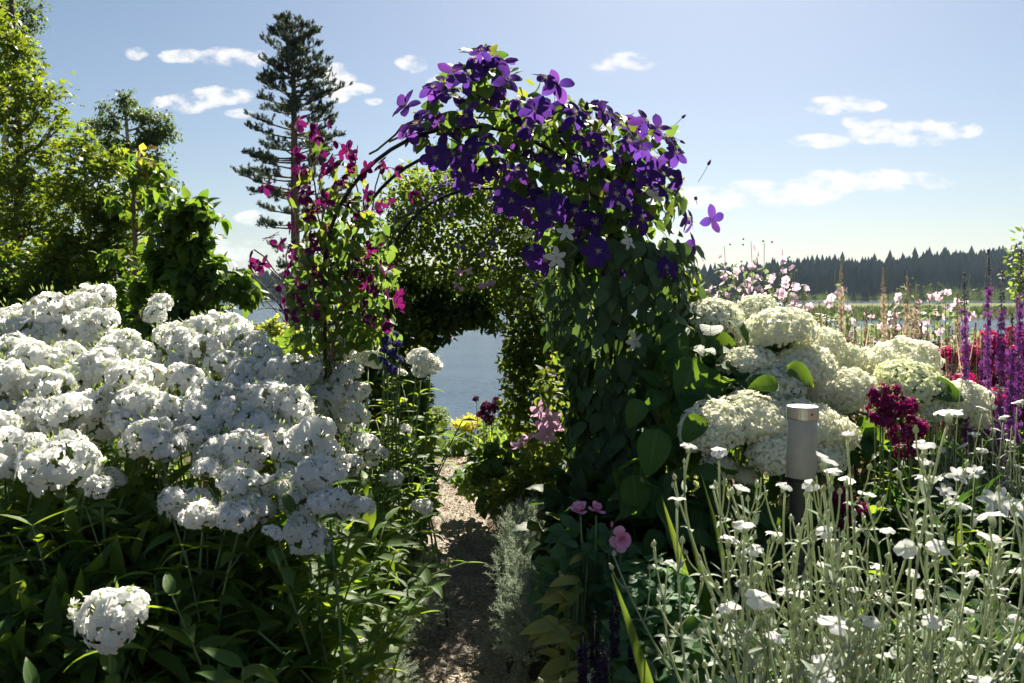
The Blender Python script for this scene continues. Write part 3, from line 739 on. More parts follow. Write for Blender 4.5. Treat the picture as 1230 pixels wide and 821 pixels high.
def head_basis(lean=.35):
    z = norm(np.array([RNG.normal()*lean, RNG.normal()*lean - .12, 1.])); q = rdir(1)[0]
    x = norm(np.cross(q, z)); return np.stack([x, np.cross(z, x), z], -1)
def stem_leaves(stem, n, size, t0=.05, t1=.93, droop=.15, pairs=True):
    """opposite pairs of leaves up a stem (polyline)"""
    tt = np.linspace(t0, t1, n); k = np.linspace(0, 1, len(stem)); pos, d, s = [], [], []
    a = RNG.uniform(0, 2*PI)
    for t in tt:
        p = np.array([np.interp(t, k, stem[:, q]) for q in range(3)]); a += 1.57 + RNG.normal()*.25
        for m in ((0, PI) if pairs else (0,)):
            e = np.array([math.cos(a+m), math.sin(a+m), .55 - droop + RNG.normal()*.25]); pos.append(p); d.append(e)
            s.append(size*(1 - .45*abs(t - .55)**1.1*1.6)*RNG.uniform(.75, 1.15))
    return np.array(pos), norm(np.array(d)), np.array(s)
def leaf_frames(d):
    n = len(d); return basis(d, np.tile([0, 0, 1.], (n, 1)) + rdir(n)*.35)

def phlox_plant(label, base, heads, singles, nleafp, lsize, extra=0, split=False, group='white phlox plants'):
    """heads: (px, py, r_px, d); singles: how many leaves become parts"""
    t = thing('white_phlox', label, 'phlox', base, group)
    Pp, Dd, Ss = [], [], []
    allh = [P(h[0], h[1], h[3]) for h in heads]
    ends = [h - [0, 0, .04] for h in allh]
    for _ in range(extra):
        e = allh[RNG.integers(len(allh))] + rdir(1)[0]*[.22, .2, .12] - [0, 0, RNG.uniform(.08, .3)]; ends.append(e)
    for i, e in enumerate(ends):
        foot = base + RNG.normal(size=3)*[.07, .07, 0]
        mid = (foot + e)/2
        c = curve(foot, e, (np.array([e[0]-foot[0], e[1]-foot[1], 0])*-.16 + [0, 0, 0]), 9)
        part('stem', tube(c, np.linspace(.005, .003, 9), 5), M['greenstem'], t)
        p, d, s = stem_leaves(c, nleafp, lsize, .1, .94 if i < len(allh) else 1.); Pp.append(p); Dd.append(d); Ss.append(s)
    for h, c in zip(heads, allh):
        r = h[2]*h[3]/1000*RNG.uniform(.95, 1.1); H = HEADS[int(RNG.integers(len(HEADS)))]; B = head_basis()
        W = mat4(c, B, r)
        if split and h[2] >= 30:
            o = link('flower_head', H[1], t, W)
            for k in range(len(H[2])):
                link('floret', FLORETS[k % 4], o, W @ mat4(H[2][k], H[3][k], H[4][k]))
        else: link('flower_head', H[0], t, W)
    Pp, Dd, Ss = np.concatenate(Pp), np.concatenate(Dd), np.concatenate(Ss)
    foliage(t, V_['phlox'], M['phlox_leaf'], Pp, leaf_frames(Dd), Ss, singles)
    return t
hd = """20 390 34;60 378 34;98 368 26;114 362 22;35 405 30;78 402 34;105 396 30;125 388 24;143 420 28;18 440 34;-6 455 30;50 440 32;78 430 30;108 448 32;125 436 26;-6 490 34;32 480 34;62 468 32;
88 455 26;45 498 30;74 500 32;104 492 30;192 364 16;184 378 14;202 402 20;215 412 26;236 402 28;263 395 28;246 422 28;272 414 28;294 418 28;312 432 28;326 448 26;276 442 30;298 454 30;172 432 26;150 452 26;
182 458 28;216 442 28;226 458 28;332 472 30;352 488 26;322 482 30;300 484 28;165 484 30;192 492 28;145 474 24;78 560 44;44 545 26;180 522 28;196 538 28;164 535 24;246 510 30;272 504 30;302 512 30;230 528 24;
290 540 34;330 532 34;262 545 28;370 530 34;388 548 32;356 560 34;380 574 34;250 565 22;282 580 26;302 592 28;396 605 26;424 612 22;370 648 30;366 606 28;290 605 24;312 612 22;224 610 32;206 600 20;243 620 26;
286 622 26;328 640 12;130 741 44;10 540 34;-4 570 30;4 516 28;132 574 18;122 584 16;20 420 30;120 520 26;105 545 14;215 500 26;340 505 26;255 478 26;345 585 24;150 505 22;66 520 26"""
hd2 = """404 422 24;442 430 18;500 430 15;517 437 15;400 460 26;386 452 24;370 452 24;386 482 28;412 482 24;422 500 20;402 505 24;350 462 26;362 440 22;433 535 22;446 546 18;420 560 20;472 575 14;458 545 9;506 609 12;
470 508 8;487 516 9;505 445 10;415 450 20;428 470 16;482 448 7;395 435 20"""
def dist_main(y): return float(np.interp(y, [360, 450, 550, 650, 745], [3.3, 2.75, 2.25, 1.95, 1.75]))
heads = []
for q in hd.replace('\n', '').split(';'):
    x, y, r = map(float, q.split()); heads.append([x, y, r, dist_main(y) + RNG.normal()*.06])
heads2 = []
for q in hd2.replace('\n', '').split(';'):
    x, y, r = map(float, q.split()); heads2.append([x, y, r, 3.15 + (480-y)*.002 + RNG.normal()*.08])
def cluster(hs, cents):
    W = np.array([P(h[0], h[1], h[3])[:2] for h in hs]); C_ = np.array([P(c[0], 400, c[1])[:2] for c in cents])
    lab = np.argmin(np.linalg.norm(W[:, None] - C_[None], axis=2), axis=1)
    return [([h for h, l in zip(hs, lab) if l == k], np.array([C_[k][0], C_[k][1], 0.])) for k in range(len(cents))]
cents = [(20,3.2,'white phlox in the back row at the left edge under the maple'),
 (105,3.25,'back row white phlox whose high bright heads stand left of the lone pair'),
 (192,3.35,'single tall phlox stem with two small round clusters against the slender sapling'),
 (245,3.0,'white phlox whose crowded dome stands below the arching dogwood shrub'),
 (310,2.75,'white phlox filling the middle right of the bed below the yellow green bush'),
 (0,2.55,'white phlox at the left edge of the middle row'),
 (80,2.6,'white phlox in the middle row under the highest left heads'),
 (175,2.55,'white phlox in the middle of the bed around a dark leafy gap'),
 (255,2.35,'white phlox in the centre of the bed with spreading ragged heads'),
 (15,2.2,'white phlox with three large heads low at the left edge'),
 (85,2.15,'white phlox with one big round speckled head low on the left'),
 (330,2.35,'white phlox with dense bright heads toward the path side'),
 (380,2.25,'white phlox with a thick cluster of heads leaning to the path'),
 (235,2.02,'low white phlox whose loose drooping heads hang over dark leaves'),
 (375,1.95,'front white phlox with a round white head over dark lance leaves'),
 (132,1.75,'single bluish white round phlox head lowest at the lower left')]
for (hs, b), c in zip(cluster(heads, cents), cents):
    if not hs: continue
    near = c[1] < 2.3
    phlox_plant(c[2], b, hs, 130 if near else 30, 10, .14 if near else .115, extra=(7 if near else 2), split=c[1] < 2.3)
cents = [(400,3.1,'white phlox beside the left arch post, shaded bluish heads over the path edge'),
 (440,3.3,'white phlox with a small head in front of the blue delphinium'),
 (508,3.4,'phlox with two small white heads against the dark arch opening'),
 (430,3.0,'white phlox with three drooping heads half way down the path side'),
 (485,3.2,'loose white phlox lowest beside the path with tiny single heads')]
for (hs, b), c in zip(cluster(heads2, cents), cents):
    if not hs: continue
    phlox_plant(c[2], b, hs, 50, 10, .085, extra=6)
# the leafy front of the bed: stems without big heads
for px, d, ztop, label, nst, hh in [(-30,1.95,.6,'flowerless leafy phlox clump in the lower left corner',9,[]),(60,2.0,.5,'dark leafy phlox clump under the big round head',10,[]),(215,1.9,.6,'dark leafy phlox clump right of the lowest white head',10,[]),
        (300,1.85,.66,'dark leafy phlox clump at the bottom between lone head and path',10,[]),(345,2.1,.6,'leafy phlox clump with two tiny white blooms by the path bottom',10,[(424,718,9,2.1),(438,772,8,2.05)]),
        (-20,2.2,.85,'leafy phlox clump behind the lower left corner',7,[]),(120,2.15,.8,'leafy phlox clump seen between the low speckled head and the lone head',8,[]),(280,2.3,.8,'leafy phlox clump under the centre of the white mass',8,[]),
        (365,2.6,.72,'leafy phlox clump right of the front round head',9,[]),(412,2.9,.75,'leafy phlox clump with sunlit tips half way up the path',10,[]),(385,2.5,.62,'leafy phlox clump in dappled shade beside the path',10,[]),
        (462,3.6,.72,'leafy phlox clump near the foot of the far arch',10,[]),(415,2.7,.45,'low leafy phlox clump hanging over the path edge',9,[]),(478,4.0,.6,'leafy phlox clump before the far arch left leg',9,[])]:
    b = P(px, 400, d); b[2] = 0
    t = thing('leafy_phlox', label, 'plant', b, 'leafy phlox clumps without large heads')
    Pp, Dd, Ss = [], [], []
    for k in range(nst):
        e = b + [RNG.normal()*.16, RNG.normal()*.16, ztop*RNG.uniform(.65, 1.08)]
        c = curve(b + RNG.normal(size=3)*[.05, .05, 0], e, (0, 0, .02), 8)
        part('stem', tube(c, np.linspace(.0045, .002, 8), 4), M['greenstem'], t)
        p, d_, s = stem_leaves(c, 14, .14 if d < 2.4 else .09, .12, 1.); Pp.append(p); Dd.append(d_); Ss.append(s)
    for h in hh:
        c = P(h[0], h[1], h[3]); H = HEADS[int(RNG.integers(7))]
        part('stem', tube(curve(b, c, (0, 0, 0), 6), .003, 4), M['greenstem'], t); link('flower_head', H[0], t, mat4(c, head_basis(), h[2]*h[3]/1000))
    Pp, Dd, Ss = np.concatenate(Pp), np.concatenate(Dd), np.concatenate(Ss)
    foliage(t, V_['phlox'], M['phlox_leaf'], Pp, leaf_frames(Dd), Ss, 150 if d < 2.3 else 40)
# ------------------------------------------------------------------ arches
AX, AR = -.16, .56
def hoop(y, zs, r=AR, zb=0., n=26, x0=AX):
    a = np.linspace(PI, 0, n); arc = np.stack([x0 + r*np.cos(a), np.full(n, y), zs + r*np.sin(a)], -1)
    z = np.linspace(zb, zs, 8)[:-1]
    L = np.stack([np.full(7, x0 - r), np.full(7, y), z], -1); Rr = np.stack([np.full(7, x0 + r), np.full(7, y), z[::-1]], -1)
    return np.concatenate([L, arc, Rr])
def arch(label, y0, y1, zs, zb, rungs):
    t = thing('garden_arch', label, 'garden arch', (AX, (y0+y1)/2, zb))
    h0, h1 = hoop(y0, zs, zb=zb), hoop(y1, zs, zb=zb)
    for h in (h0, h1): part('hoop', tube(h, .0075, 8), M['iron'], t)
    for i in rungs: part('rung', tube(np.array([h0[i], (h0[i]+h1[i])/2, h1[i]]), .005, 6), M['iron'], t)
    return t
arch('black steel double hoop arch bridging the path nearest, bare at its left shoulder', 3.2, 3.65, 1.37, 0., [2, 4, 6, 9, 11, 17, 20, 23, 26, 29, 32, 34, 36])
arch('second steel hoop arch further down the path, buried in small flowered clematis', 4.75, 5.3, 1.33, 0., [2, 5, 8, 12, 16, 20, 24, 28, 31, 34, 37])

# clematis blooms: flower > petal, flower_centre
def petals(mat, w, n=4, prof=pr_clem):
    return [mesh_of('petal', [(leaf_t(1, w, prof, 6, .12, r.uniform(-.9, .2), .08, r.uniform(-.3, .3), r), 0)], [mat]) for r in (np.random.default_rng(60 + k) for k in range(n))]
PET = {'violet': petals(M['violet'], .29, 6), 'magenta': petals(M['magenta'], .27, 6), 'pink_clem': petals(M['pink_clem'], .30, 5), 'white_pet': petals(M['white_pet'], .26, 4), 'viticella': petals(M['viticella'], .26, 4)}
def stamens(r=.16, n=26):
    d = outward(n, .15); d = norm(d + np.array([0, 0, .4]))
    return scatter(leaf_t(1, .08, pr_blade, 1, 0, .6), d*.02, basis(d, rdir(n)), r*1.6)
CENTRE = mesh_of('flower_centre', [(stamens(), 0)], [M['stamen']])
def bloom(parent, kind, pos, nrm, r, npet=None, tilt=None, name='flower'):
    nrm = norm(np.asarray(nrm, float)); fb = face_basis(nrm[None])[0]; W = mat4(pos, fb, r)
    f = link(name, CENTRE, parent, W)
    npet = npet or int(RNG.choice([4, 4, 5, 6])); tilt = RNG.uniform(-.75, .3) if tilt is None else tilt
    for d, B in star(npet, None, tilt, RNG, .12):
        link('petal', PET[kind][int(RNG.integers(len(PET[kind])))], f, W @ mat4(d*.04 + [0, 0, RNG.uniform(-.02, .02)], B, RNG.uniform(.85, 1.1)))
    return f
def flowers(parent, kind, pts, dm, dj, r, toward=.6, **kw):
    for q in pts:
        d = dm + RNG.normal()*dj if len(q) < 3 else q[2]; p = P(q[0], q[1], d)
        out = p - np.array([AX + .1, dm + .1, 1.45]); out = norm(out)
        nrm = norm(out*.7 + np.array([0, -toward, .12]) + rdir(1)[0]*.55)
        bloom(parent, kind, p, nrm, r*RNG.uniform(.8, 1.15), **kw)
def vine(parent, paths, rad=.004, mat=None):
    part('stem', [(tube(p, rad, 5), 0) for p in paths], [mat or M['bark']], parent)
def wander(pts, n=24, j=.02):
    pts = np.asarray(pts, float); k = np.linspace(0, 1, len(pts)); t = np.linspace(0, 1, n)
    c = np.stack([np.interp(t, k, pts[:, q]) for q in range(3)], -1); c[1:-1] += RNG.normal(size=(n-2, 3))*j; return c

def blob_pts(blobs, n, dd=.2):
    """points in pixel-sized ellipsoids (px, py, rx, ry, d)"""
    w = np.array([b[2]*b[3] for b in blobs], float); pick = RNG.choice(len(blobs), n, p=w/w.sum()); out = []; o = []
    u = rdir(n)*RNG.random(n)[:, None]**.33
    for k, i in enumerate(pick):
        b = blobs[i]; c = P(b[0], b[1], b[4]); e = np.array([b[2]*b[4]/1000, dd if len(b) < 6 else b[5], b[3]*b[4]/1000])
        out.append(c + u[k]*e); o.append(u[k])
    return np.array(out), norm(np.array(o))

# --- violet clematis over the near arch
t = thing('violet_clematis', 'big violet clematis crowding the crown and right shoulder of the near arch', 'clematis', (AX+AR, 3.3, 0))
leg = np.array([AX+AR, 3.35, 0])
paths = []
for k in range(7):
    o = RNG.normal(size=3)*[.05, .06, 0]
    a = np.linspace(0, 2.3 - .15*k, 12); arc = np.stack([AX + (AR+.04)*np.cos(a), np.full(12, 3.3 + .05*k), 1.38 + (AR+.06)*np.sin(a)], -1)
    paths.append(wander(np.concatenate([[leg + o, leg + o*.5 + [0, 0, .7]], arc]), 30, .015))
vine(t, paths, .0045)
top = [(588,78,20,12,3.3),(590,110,60,35,3.3),(540,140,45,30,3.3),(600,160,70,35,3.3),(660,150,60,35,3.3),(700,170,60,40,3.3),(640,200,60,35,3.3),(740,180,50,40,3.3),(780,185,35,35,3.3),(700,230,60,45,3.25),(760,240,55,50,3.3),(580,90,25,20,3.3),
       (720,290,55,45,3.25),(800,230,25,30,3.3),(770,300,40,45,3.3),(665,270,25,40,3.3),(560,190,35,15,3.3),(520,160,25,14,3.3)]
p, o = blob_pts(top, 1000, .24)
n = len(p); d = norm(o*.6 + rdir(n)*.7 + [0, -.15, -.5]); B = basis(d, o + rdir(n)*.6 + [0, -.3, .5])
k = n*2//3
foliage(t, V_['clem'], M['clem_leaf'], p[:k], B[:k], RNG.uniform(.05, .085, k), 170)
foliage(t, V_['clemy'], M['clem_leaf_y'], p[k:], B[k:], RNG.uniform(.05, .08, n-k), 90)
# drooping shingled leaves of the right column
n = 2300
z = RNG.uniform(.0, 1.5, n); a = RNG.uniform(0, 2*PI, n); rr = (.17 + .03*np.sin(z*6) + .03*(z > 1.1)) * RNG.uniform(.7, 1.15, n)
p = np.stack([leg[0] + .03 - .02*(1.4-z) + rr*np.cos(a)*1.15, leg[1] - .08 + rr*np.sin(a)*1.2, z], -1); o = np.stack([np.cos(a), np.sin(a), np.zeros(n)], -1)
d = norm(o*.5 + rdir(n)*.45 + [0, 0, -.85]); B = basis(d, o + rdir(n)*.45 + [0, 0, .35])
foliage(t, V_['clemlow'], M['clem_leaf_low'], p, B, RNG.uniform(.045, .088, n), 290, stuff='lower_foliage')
vf = """578 62;592 58;570 66;604 72;582 70;552 88;575 75;590 70;606 86;560 95;584 112;546 115;488 127;500 150;520 135;515 155;535 160;500 166;530 180;548 150;560 140;530 100;520 106;560 190;545 186;620 120;655 95;668 100;650 125;680 125;640 150;615 165;600 190;
620 205;640 180;655 185;680 180;700 150;690 140;720 160;700 170;735 140;745 150;760 150;775 145;790 155;800 165;735 180;730 205;755 195;770 180;785 190;790 205;660 256;700 242;714 266;735 215;750 225;765 220;640 225;
610 228;820 215;826 262;836 296;740 320;733 302;757 322;700 276;690 246;762 256;776 246;800 230;645 312;638 300;800 322;830 268;614 242;590 175;574 170;718 302;668 245;650 270;745 250;725 135;710 130;700 200;670 200;
585 200;565 215;740 235;775 210;812 185;560 120;595 100;490 155;625 140;668 165;720 190"""
vfl = [tuple(map(float, q.split())) for q in vf.replace('\n', '').split(';')]
vfl += [(x + RNG.normal()*9, y + abs(RNG.normal()*10)) for x, y in vfl[::2]]
vfl = [(x, y, float(RNG.uniform(2.92, 3.35))) for x, y in vfl]
flowers(t, 'violet', [q for q in vfl if q[1] > 225 and 600 < q[0] < 800], 3.3, .1, .070, 1.0)
flowers(t, 'violet', [q for q in vfl if not (q[1] > 225 and 600 < q[0] < 800)], 3.3, .1, .060, .5)
# nodding buds
bd = leaf_t(1, .22, pr_lance, 4, .6, 0)
bp_, bo = blob_pts(top[:8] + [(800,150,20,20,3.3),(830,240,14,50,3.3)], 46, .2)
bp_ = bp_ + bo*.02
M['bud'] = leafmat('green_violet_bud', (.12, .12, .1), (.12, .05, .2), (.2, .12, .3), transl=.2)
for q in bp_[:46]:
    pass
BUD = mesh_of('bud', [(merge([xf(bd, (0, 0, 0), basis(np.array([[0, 0, 1.]]), np.array([[math.cos(a), math.sin(a), 0]]))[0]) for a in (0, 1.57, 3.14, 4.71)]), 0)], [M['bud']])
part('bud_stalk', [(tube(curve(q - e*.06 - [0, 0, .02], q, e*.01, 4), .0012, 3), 0) for q, e in zip(bp_, bo)], M['greenstem'], t, kind='stuff')
for q, e in zip(bp_, bo): link('bud', BUD, t, mat4(q, face_basis(norm(e + [0, 0, .3])[None])[0], RNG.uniform(.025, .045)))
t = thing('white_clematis', 'white starry clematis blooms among the violet ones at the arch shoulder', 'clematis', (AX+AR+.08, 3.2, 0))
vine(t, [wander([(AX+AR+.08, 3.2, 0), (AX+AR+.05, 3.15, .8), P(690, 330, 3.05), P(680, 290, 2.95)], 20, .02), wander([(AX+AR+.08, 3.2, 0), (AX+AR+.12, 3.2, .9), P(755, 290, 3.0), P(750, 240, 3.1)], 20, .02)], .003, M['greenstem'])
flowers(t, 'white_pet', [(680,280,2.9),(755,291,2.92),(750,243,3.0),(806,326,3.1),(668,310,3.0),(788,235,3.1),(762,410,2.95)], 3, .05, .04, 1.2, npet=5, tilt=.1)

# --- magenta clematis on the near arch's left post
t = thing('magenta_clematis', 'loose magenta clematis climbing the left post of the near arch', 'clematis', (AX-AR, 3.25, 0))
lg = np.array([AX-AR, 3.25, 0]); paths = []
for e in [(372,160),(345,237),(315,318),(460,195),(440,240),(400,185),(455,300),(352,310),(430,175),(305,300)]:
    q = P(*e, 3.25 + RNG.normal()*.08); paths.append(wander([lg, lg + [.02, 0, .8], lg + [0, 0, 1.15] + RNG.normal(size=3)*.05, q], 22, .012))
vine(t, paths, .003, M['redstem'])
mb = [(390,200,30,25,3.25),(380,240,35,28,3.25),(410,220,35,22,3.25),(370,280,28,30,3.25),(410,270,42,35,3.25),(400,310,48,30,3.25),(395,350,50,32,3.25),(430,330,34,30,3.3),(400,390,52,30,3.25),(440,250,18,18,3.3),(385,172,12,10,3.25),(440,380,30,40,3.3),(385,430,30,40,3.3)]
p, o = blob_pts(mb, 820, .2); n = len(p); d = norm(o*.5 + rdir(n)*.8 + [0, 0, -.5]); B = basis(d, o*.4 + rdir(n)*.6 + [0, 0, .7])
k = n*45//100
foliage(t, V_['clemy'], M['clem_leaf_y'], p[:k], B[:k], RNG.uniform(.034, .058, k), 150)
p, o = blob_pts([(b[0], b[1], b[2], b[3], b[4] + .05) for b in mb[4:]] + [(455,330,22,40,3.3),(455,400,22,30,3.3),(370,350,22,40,3.3),(465,285,10,20,3.3)], n - k + 250, .2); n = len(p); d = norm(o*.5 + rdir(n)*.8 + [0, 0, -.5]); B = basis(d, o*.4 + rdir(n)*.6 + [0, 0, .7])
foliage(t, V_['clem'], M['clem_leaf'], p, B, RNG.uniform(.034, .06, n), 140, stuff='inner_foliage')
mf = """372 160;385 182;420 186;355 206;368 212;345 238;360 236;398 200;410 186;430 210;455 196;461 202;440 240;466 240;450 252;426 256;362 262;326 285;346 302;316 318;300 314;352 310;370 286;376 300;396 270;400 320;
430 310;440 330;420 346;450 350;360 372;376 382;340 366;350 380;446 388;460 392;476 366;380 250;405 216;420 206;440 300;390 240;372 150;365 228;458 320;436 365;412 240;385 335;425 325;356 345"""
mfl = [tuple(map(float, q.split())) for q in mf.replace('\n', '').split(';')]
mfl += [(x + RNG.normal()*12, y + RNG.normal()*12) for x, y in mfl + mfl[::3]]
flowers(t, 'magenta', mfl, 3.22, .09, .040, .3)

# --- small flowered clematis smothering the far arch
t = thing('small_flowered_clematis', 'dense small flowered bluish clematis smothering the far arch, shaded underneath', 'clematis', (AX+AR, 5.0, 0))
arcs = []
for k in range(8):
    a = np.linspace(0, PI, 14); arc = np.stack([AX + (AR+.03)*np.cos(a), np.full(14, 4.75 + .07*k), 1.33 + (AR+.05)*np.sin(a)], -1)
    arcs.append(wander(np.concatenate([[(AX+AR, 4.9, 0)], arc, [(AX-AR, 4.9, .1)]]), 34, .03))
vine(t, arcs, .005)
fb = [(475,240,14,30,5.0),(462,300,20,40,5.0),(470,350,20,40,5.0),(520,215,26,14,5.0),(465,400,22,40,4.9),(700,300,20,60,5.0),(690,380,26,50,5.0),(540,235,50,28,5.0),(600,240,50,30,5.0),(640,270,45,45,5.0),(500,270,22,35,5.0),(550,280,50,35,5.0),(600,300,50,35,5.0),(500,230,18,16,5.0),(560,210,25,12,5.0),(650,330,42,45,5.0),(610,350,30,30,5.0),(480,300,16,40,5.0),(520,320,36,25,5.0),
      (660,400,36,45,5.0),(625,400,22,40,5.0),(645,460,38,45,5.0),(650,520,35,40,5.0),(490,350,18,35,5.0),(485,400,22,30,5.0),(500,440,16,40,5.0),(502,485,14,35,5.0),(560,335,30,20,5.0),(615,440,18,30,5.0),(612,490,14,30,5.0),(490,210,14,12,5.0)]
fb2 = [b for b in fb if b[1] >= 390 and b[0] > 560]; fb = [b for b in fb if b not in fb2]
p, o = blob_pts(fb + [(498,440,20,40,4.9),(504,490,16,34,4.9),(492,400,24,30,4.9)], 12500, .28); p2, o2 = blob_pts(fb2 + [(640,420,34,50,5.0),(628,500,24,40,5.0)], 4600, .16); p = np.concatenate([p, p2]); o = np.concatenate([o, o2]); n = len(p); d = norm(o*.4 + rdir(n)*.9 + [0, 0, -.3]); B = basis(d, rdir(n)*.6 + [0, 0, .8])
foliage(t, V_['vit'], M['vit_leaf'], p, B, RNG.uniform(.028, .05, n), 0)
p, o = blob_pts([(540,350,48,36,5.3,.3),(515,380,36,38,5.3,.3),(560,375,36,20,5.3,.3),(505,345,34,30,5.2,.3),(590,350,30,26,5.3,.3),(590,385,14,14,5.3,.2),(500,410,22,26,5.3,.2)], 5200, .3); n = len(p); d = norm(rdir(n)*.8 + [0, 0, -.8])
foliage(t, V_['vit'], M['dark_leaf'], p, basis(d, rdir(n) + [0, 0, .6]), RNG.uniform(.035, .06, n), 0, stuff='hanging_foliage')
p, o = blob_pts(fb[:16], 230, .36); p[:, 1] -= .1
fl = [(scatter(floret_t(np.random.default_rng(k), 4, .32, 2, .2, pr_clem), p[k::3], face_basis(norm(o[k::3] + rdir(len(o[k::3]))*.5 + [0, -.5, 0])), RNG.uniform(.016, .026, len(p[k::3]))), 0) for k in range(3)]
part('flower', fl, [M['viticella']], t, kind='stuff')
p, o = blob_pts([(545,345,10,6,4.7),(585,340,12,6,4.7),(640,300,10,8,4.7),(560,330,12,6,4.7)], 14, .1)
for q in p: bloom(t, 'pink_clem', q, [0, -1, .2] + rdir(1)[0]*.5, .028, npet=4)
# --- pale mauve clematis on the right leg of the far arch
t = thing('mauve_clematis', 'pale mauve striped clematis blooms low between the two arch legs', 'clematis', (.12, 3.7, 0))
vine(t, [wander([(.12, 3.7, 0), P(655, 560, 3.7), P(650, 500, 3.65)], 12, .02), wander([(.12, 3.7, 0), P(640, 580, 3.7), P(625, 535, 3.65)], 12, .02)], .003, M['greenstem'])
flowers(t, 'pink_clem', [(648,494,3.6),(660,505,3.6),(645,512,3.65),(668,515,3.6),(622,537,3.6),(632,528,3.65),(655,522,3.6)], 3.6, .05, .05, .6)
p, o = blob_pts([(650,540,24,40,3.7),(640,580,30,30,3.7),(665,470,20,50,3.75),(620,590,24,26,3.8)], 420, .12); n = len(p); d = norm(o + rdir(n)*.8 + [0, 0, -.4])
foliage(t, V_['clemy'], M['clem_leaf_y'], p, basis(d, rdir(n)*.6 + [0, 0, .8]), RNG.uniform(.03, .055, n), 70)
# ------------------------------------------------------------------ hydrangea
def hyd_head(rng, n=1250, flat=.72, lo=-.45):
    d = outward(n, lo); lump = 1 + .045*np.sin(d[:, 0]*9 + rng.uniform(0, 6))*np.sin(d[:, 1]*8 + rng.uniform(0, 6)) + .05*np.sin(d[:, 2]*13 + d[:, 0]*11)
    p = d*lump[:, None]*rng.uniform(.96, 1.04, (n, 1))*[1, 1, flat]
    nr = norm(d*[1, 1, 1.2] + rng.normal(size=(n, 3))*.3); B = face_basis(nr); s = rng.uniform(.054, .074, n); pk = rng.integers(4, size=n)
    old = rng.random(n) < .10
    out = []
    for k in range(4):
        q = (pk == k) & ~old; out.append((scatter(F4[k], p[q], B[q], s[q]), 0))
        q = (pk == k) & old; out.append((scatter(F4[k], p[q], B[q], s[q]*.85), 1))
    ped = [tube(np.array([[0, 0, -.75], q*[.45, .45, .35] + [0, 0, -.15], q*.94]), [.02, .012, .007], 3) for q in p[::9]]
    core = blob_t(3); core.V = core.V*[.86, .86, .86*flat]; core.V[:, 2] = np.maximum(core.V[:, 2], -.3*flat)
    return out + [(merge(ped), 2), (core, 3)]
HYD = [mesh_of('hydrangea_head', hyd_head(np.random.default_rng(300+k), flat=f), [M['cream_pet'], M['greenwhite'], M['calyx'], M['greenwhite']]) for k, f in enumerate((.72, .62, .8, .7))]
HYDG = [mesh_of('hydrangea_head_green', hyd_head(np.random.default_rng(320+k), flat=f), [M['cream_pet'] if k else M['greenwhite'], M['greenwhite'], M['calyx'], M['calyx']]) for k, f in enumerate((.6, .66, .7))]
def hydrangea(label, basept, heads, leaves_px, nfill, fill):
    t = thing('hydrangea_bush', label, 'hydrangea', basept, 'white hydrangea bushes right of the arch')
    st = []
    for i, h in enumerate(heads):
        c = P(h[0], h[1], h[3]); r = h[2]*h[3]/1000*1.06; g = len(h) > 4
        z = norm(np.array([RNG.normal()*.2, -.18 + RNG.normal()*.15, 1])); x = norm(np.cross([0, 1, .1], z)); a = RNG.uniform(0, 6.3)
        B = np.stack([x, np.cross(z, x), z], -1) @ np.array([[math.cos(a), -math.sin(a), 0], [math.sin(a), math.cos(a), 0], [0, 0, 1]])
        link('flower_head', (HYDG if g else HYD)[int(RNG.integers(3 if g else 4))], t, mat4(c, B, r))
        e = c - z*r*.55; part('stem', tube(curve(basept + RNG.normal(size=3)*[.08, .08, 0], e, (0, 0, .0), 8), np.linspace(.007, .004, 8), 6), M['greenstem'], t)
    for (px, py, L, d, dx, dz) in leaves_px:
        p = P(px, py, d); dd = norm(np.array([dx, -.35, dz])); up = norm(np.array([RNG.normal()*.1, -.75, .65]))
        link('leaf', V_['hyd'][int(RNG.integers(5))][0], t, mat4(p, basis(dd[None], up[None])[0], L*d/1000))
    p, o = blob_pts(fill, nfill, .16); n = len(p); d = norm(o*.8 + rdir(n)*.6 + [0, -.1, -.45]); B = basis(d, rdir(n)*.4 + [0, -.25, .9])
    foliage(t, V_['hyd'], M['hyd_leaf'], p, B, RNG.uniform(.07, .125, n), 150)
    return t
hydrangea('hydrangea in front with big creamy heads hanging behind the lamp post', P(930, 400, 2.7)*[1, 1, 0],
    [(856,513,38,2.55),(908,508,44,2.6),(962,512,46,2.62),(935,545,34,2.5),(1000,522,28,2.65),(862,562,20,2.55),(893,572,16,2.6),(985,548,30,2.55)],
    [(790,515,62,2.45,-.25,-.9),(845,500,44,2.5,-.6,-.5),(900,580,60,2.6,.1,-.9),(1000,590,60,2.7,.2,-.9),(760,570,56,2.5,.1,-.9),(800,590,60,2.5,.3,-.9),(850,600,60,2.5,-.3,-.9),(770,480,40,2.6,-.4,-.8)],
    170, [(880,600,80,50,2.6),(820,560,50,50,2.6),(960,610,60,50,2.7),(800,640,60,60,2.5),(900,670,90,50,2.6)])
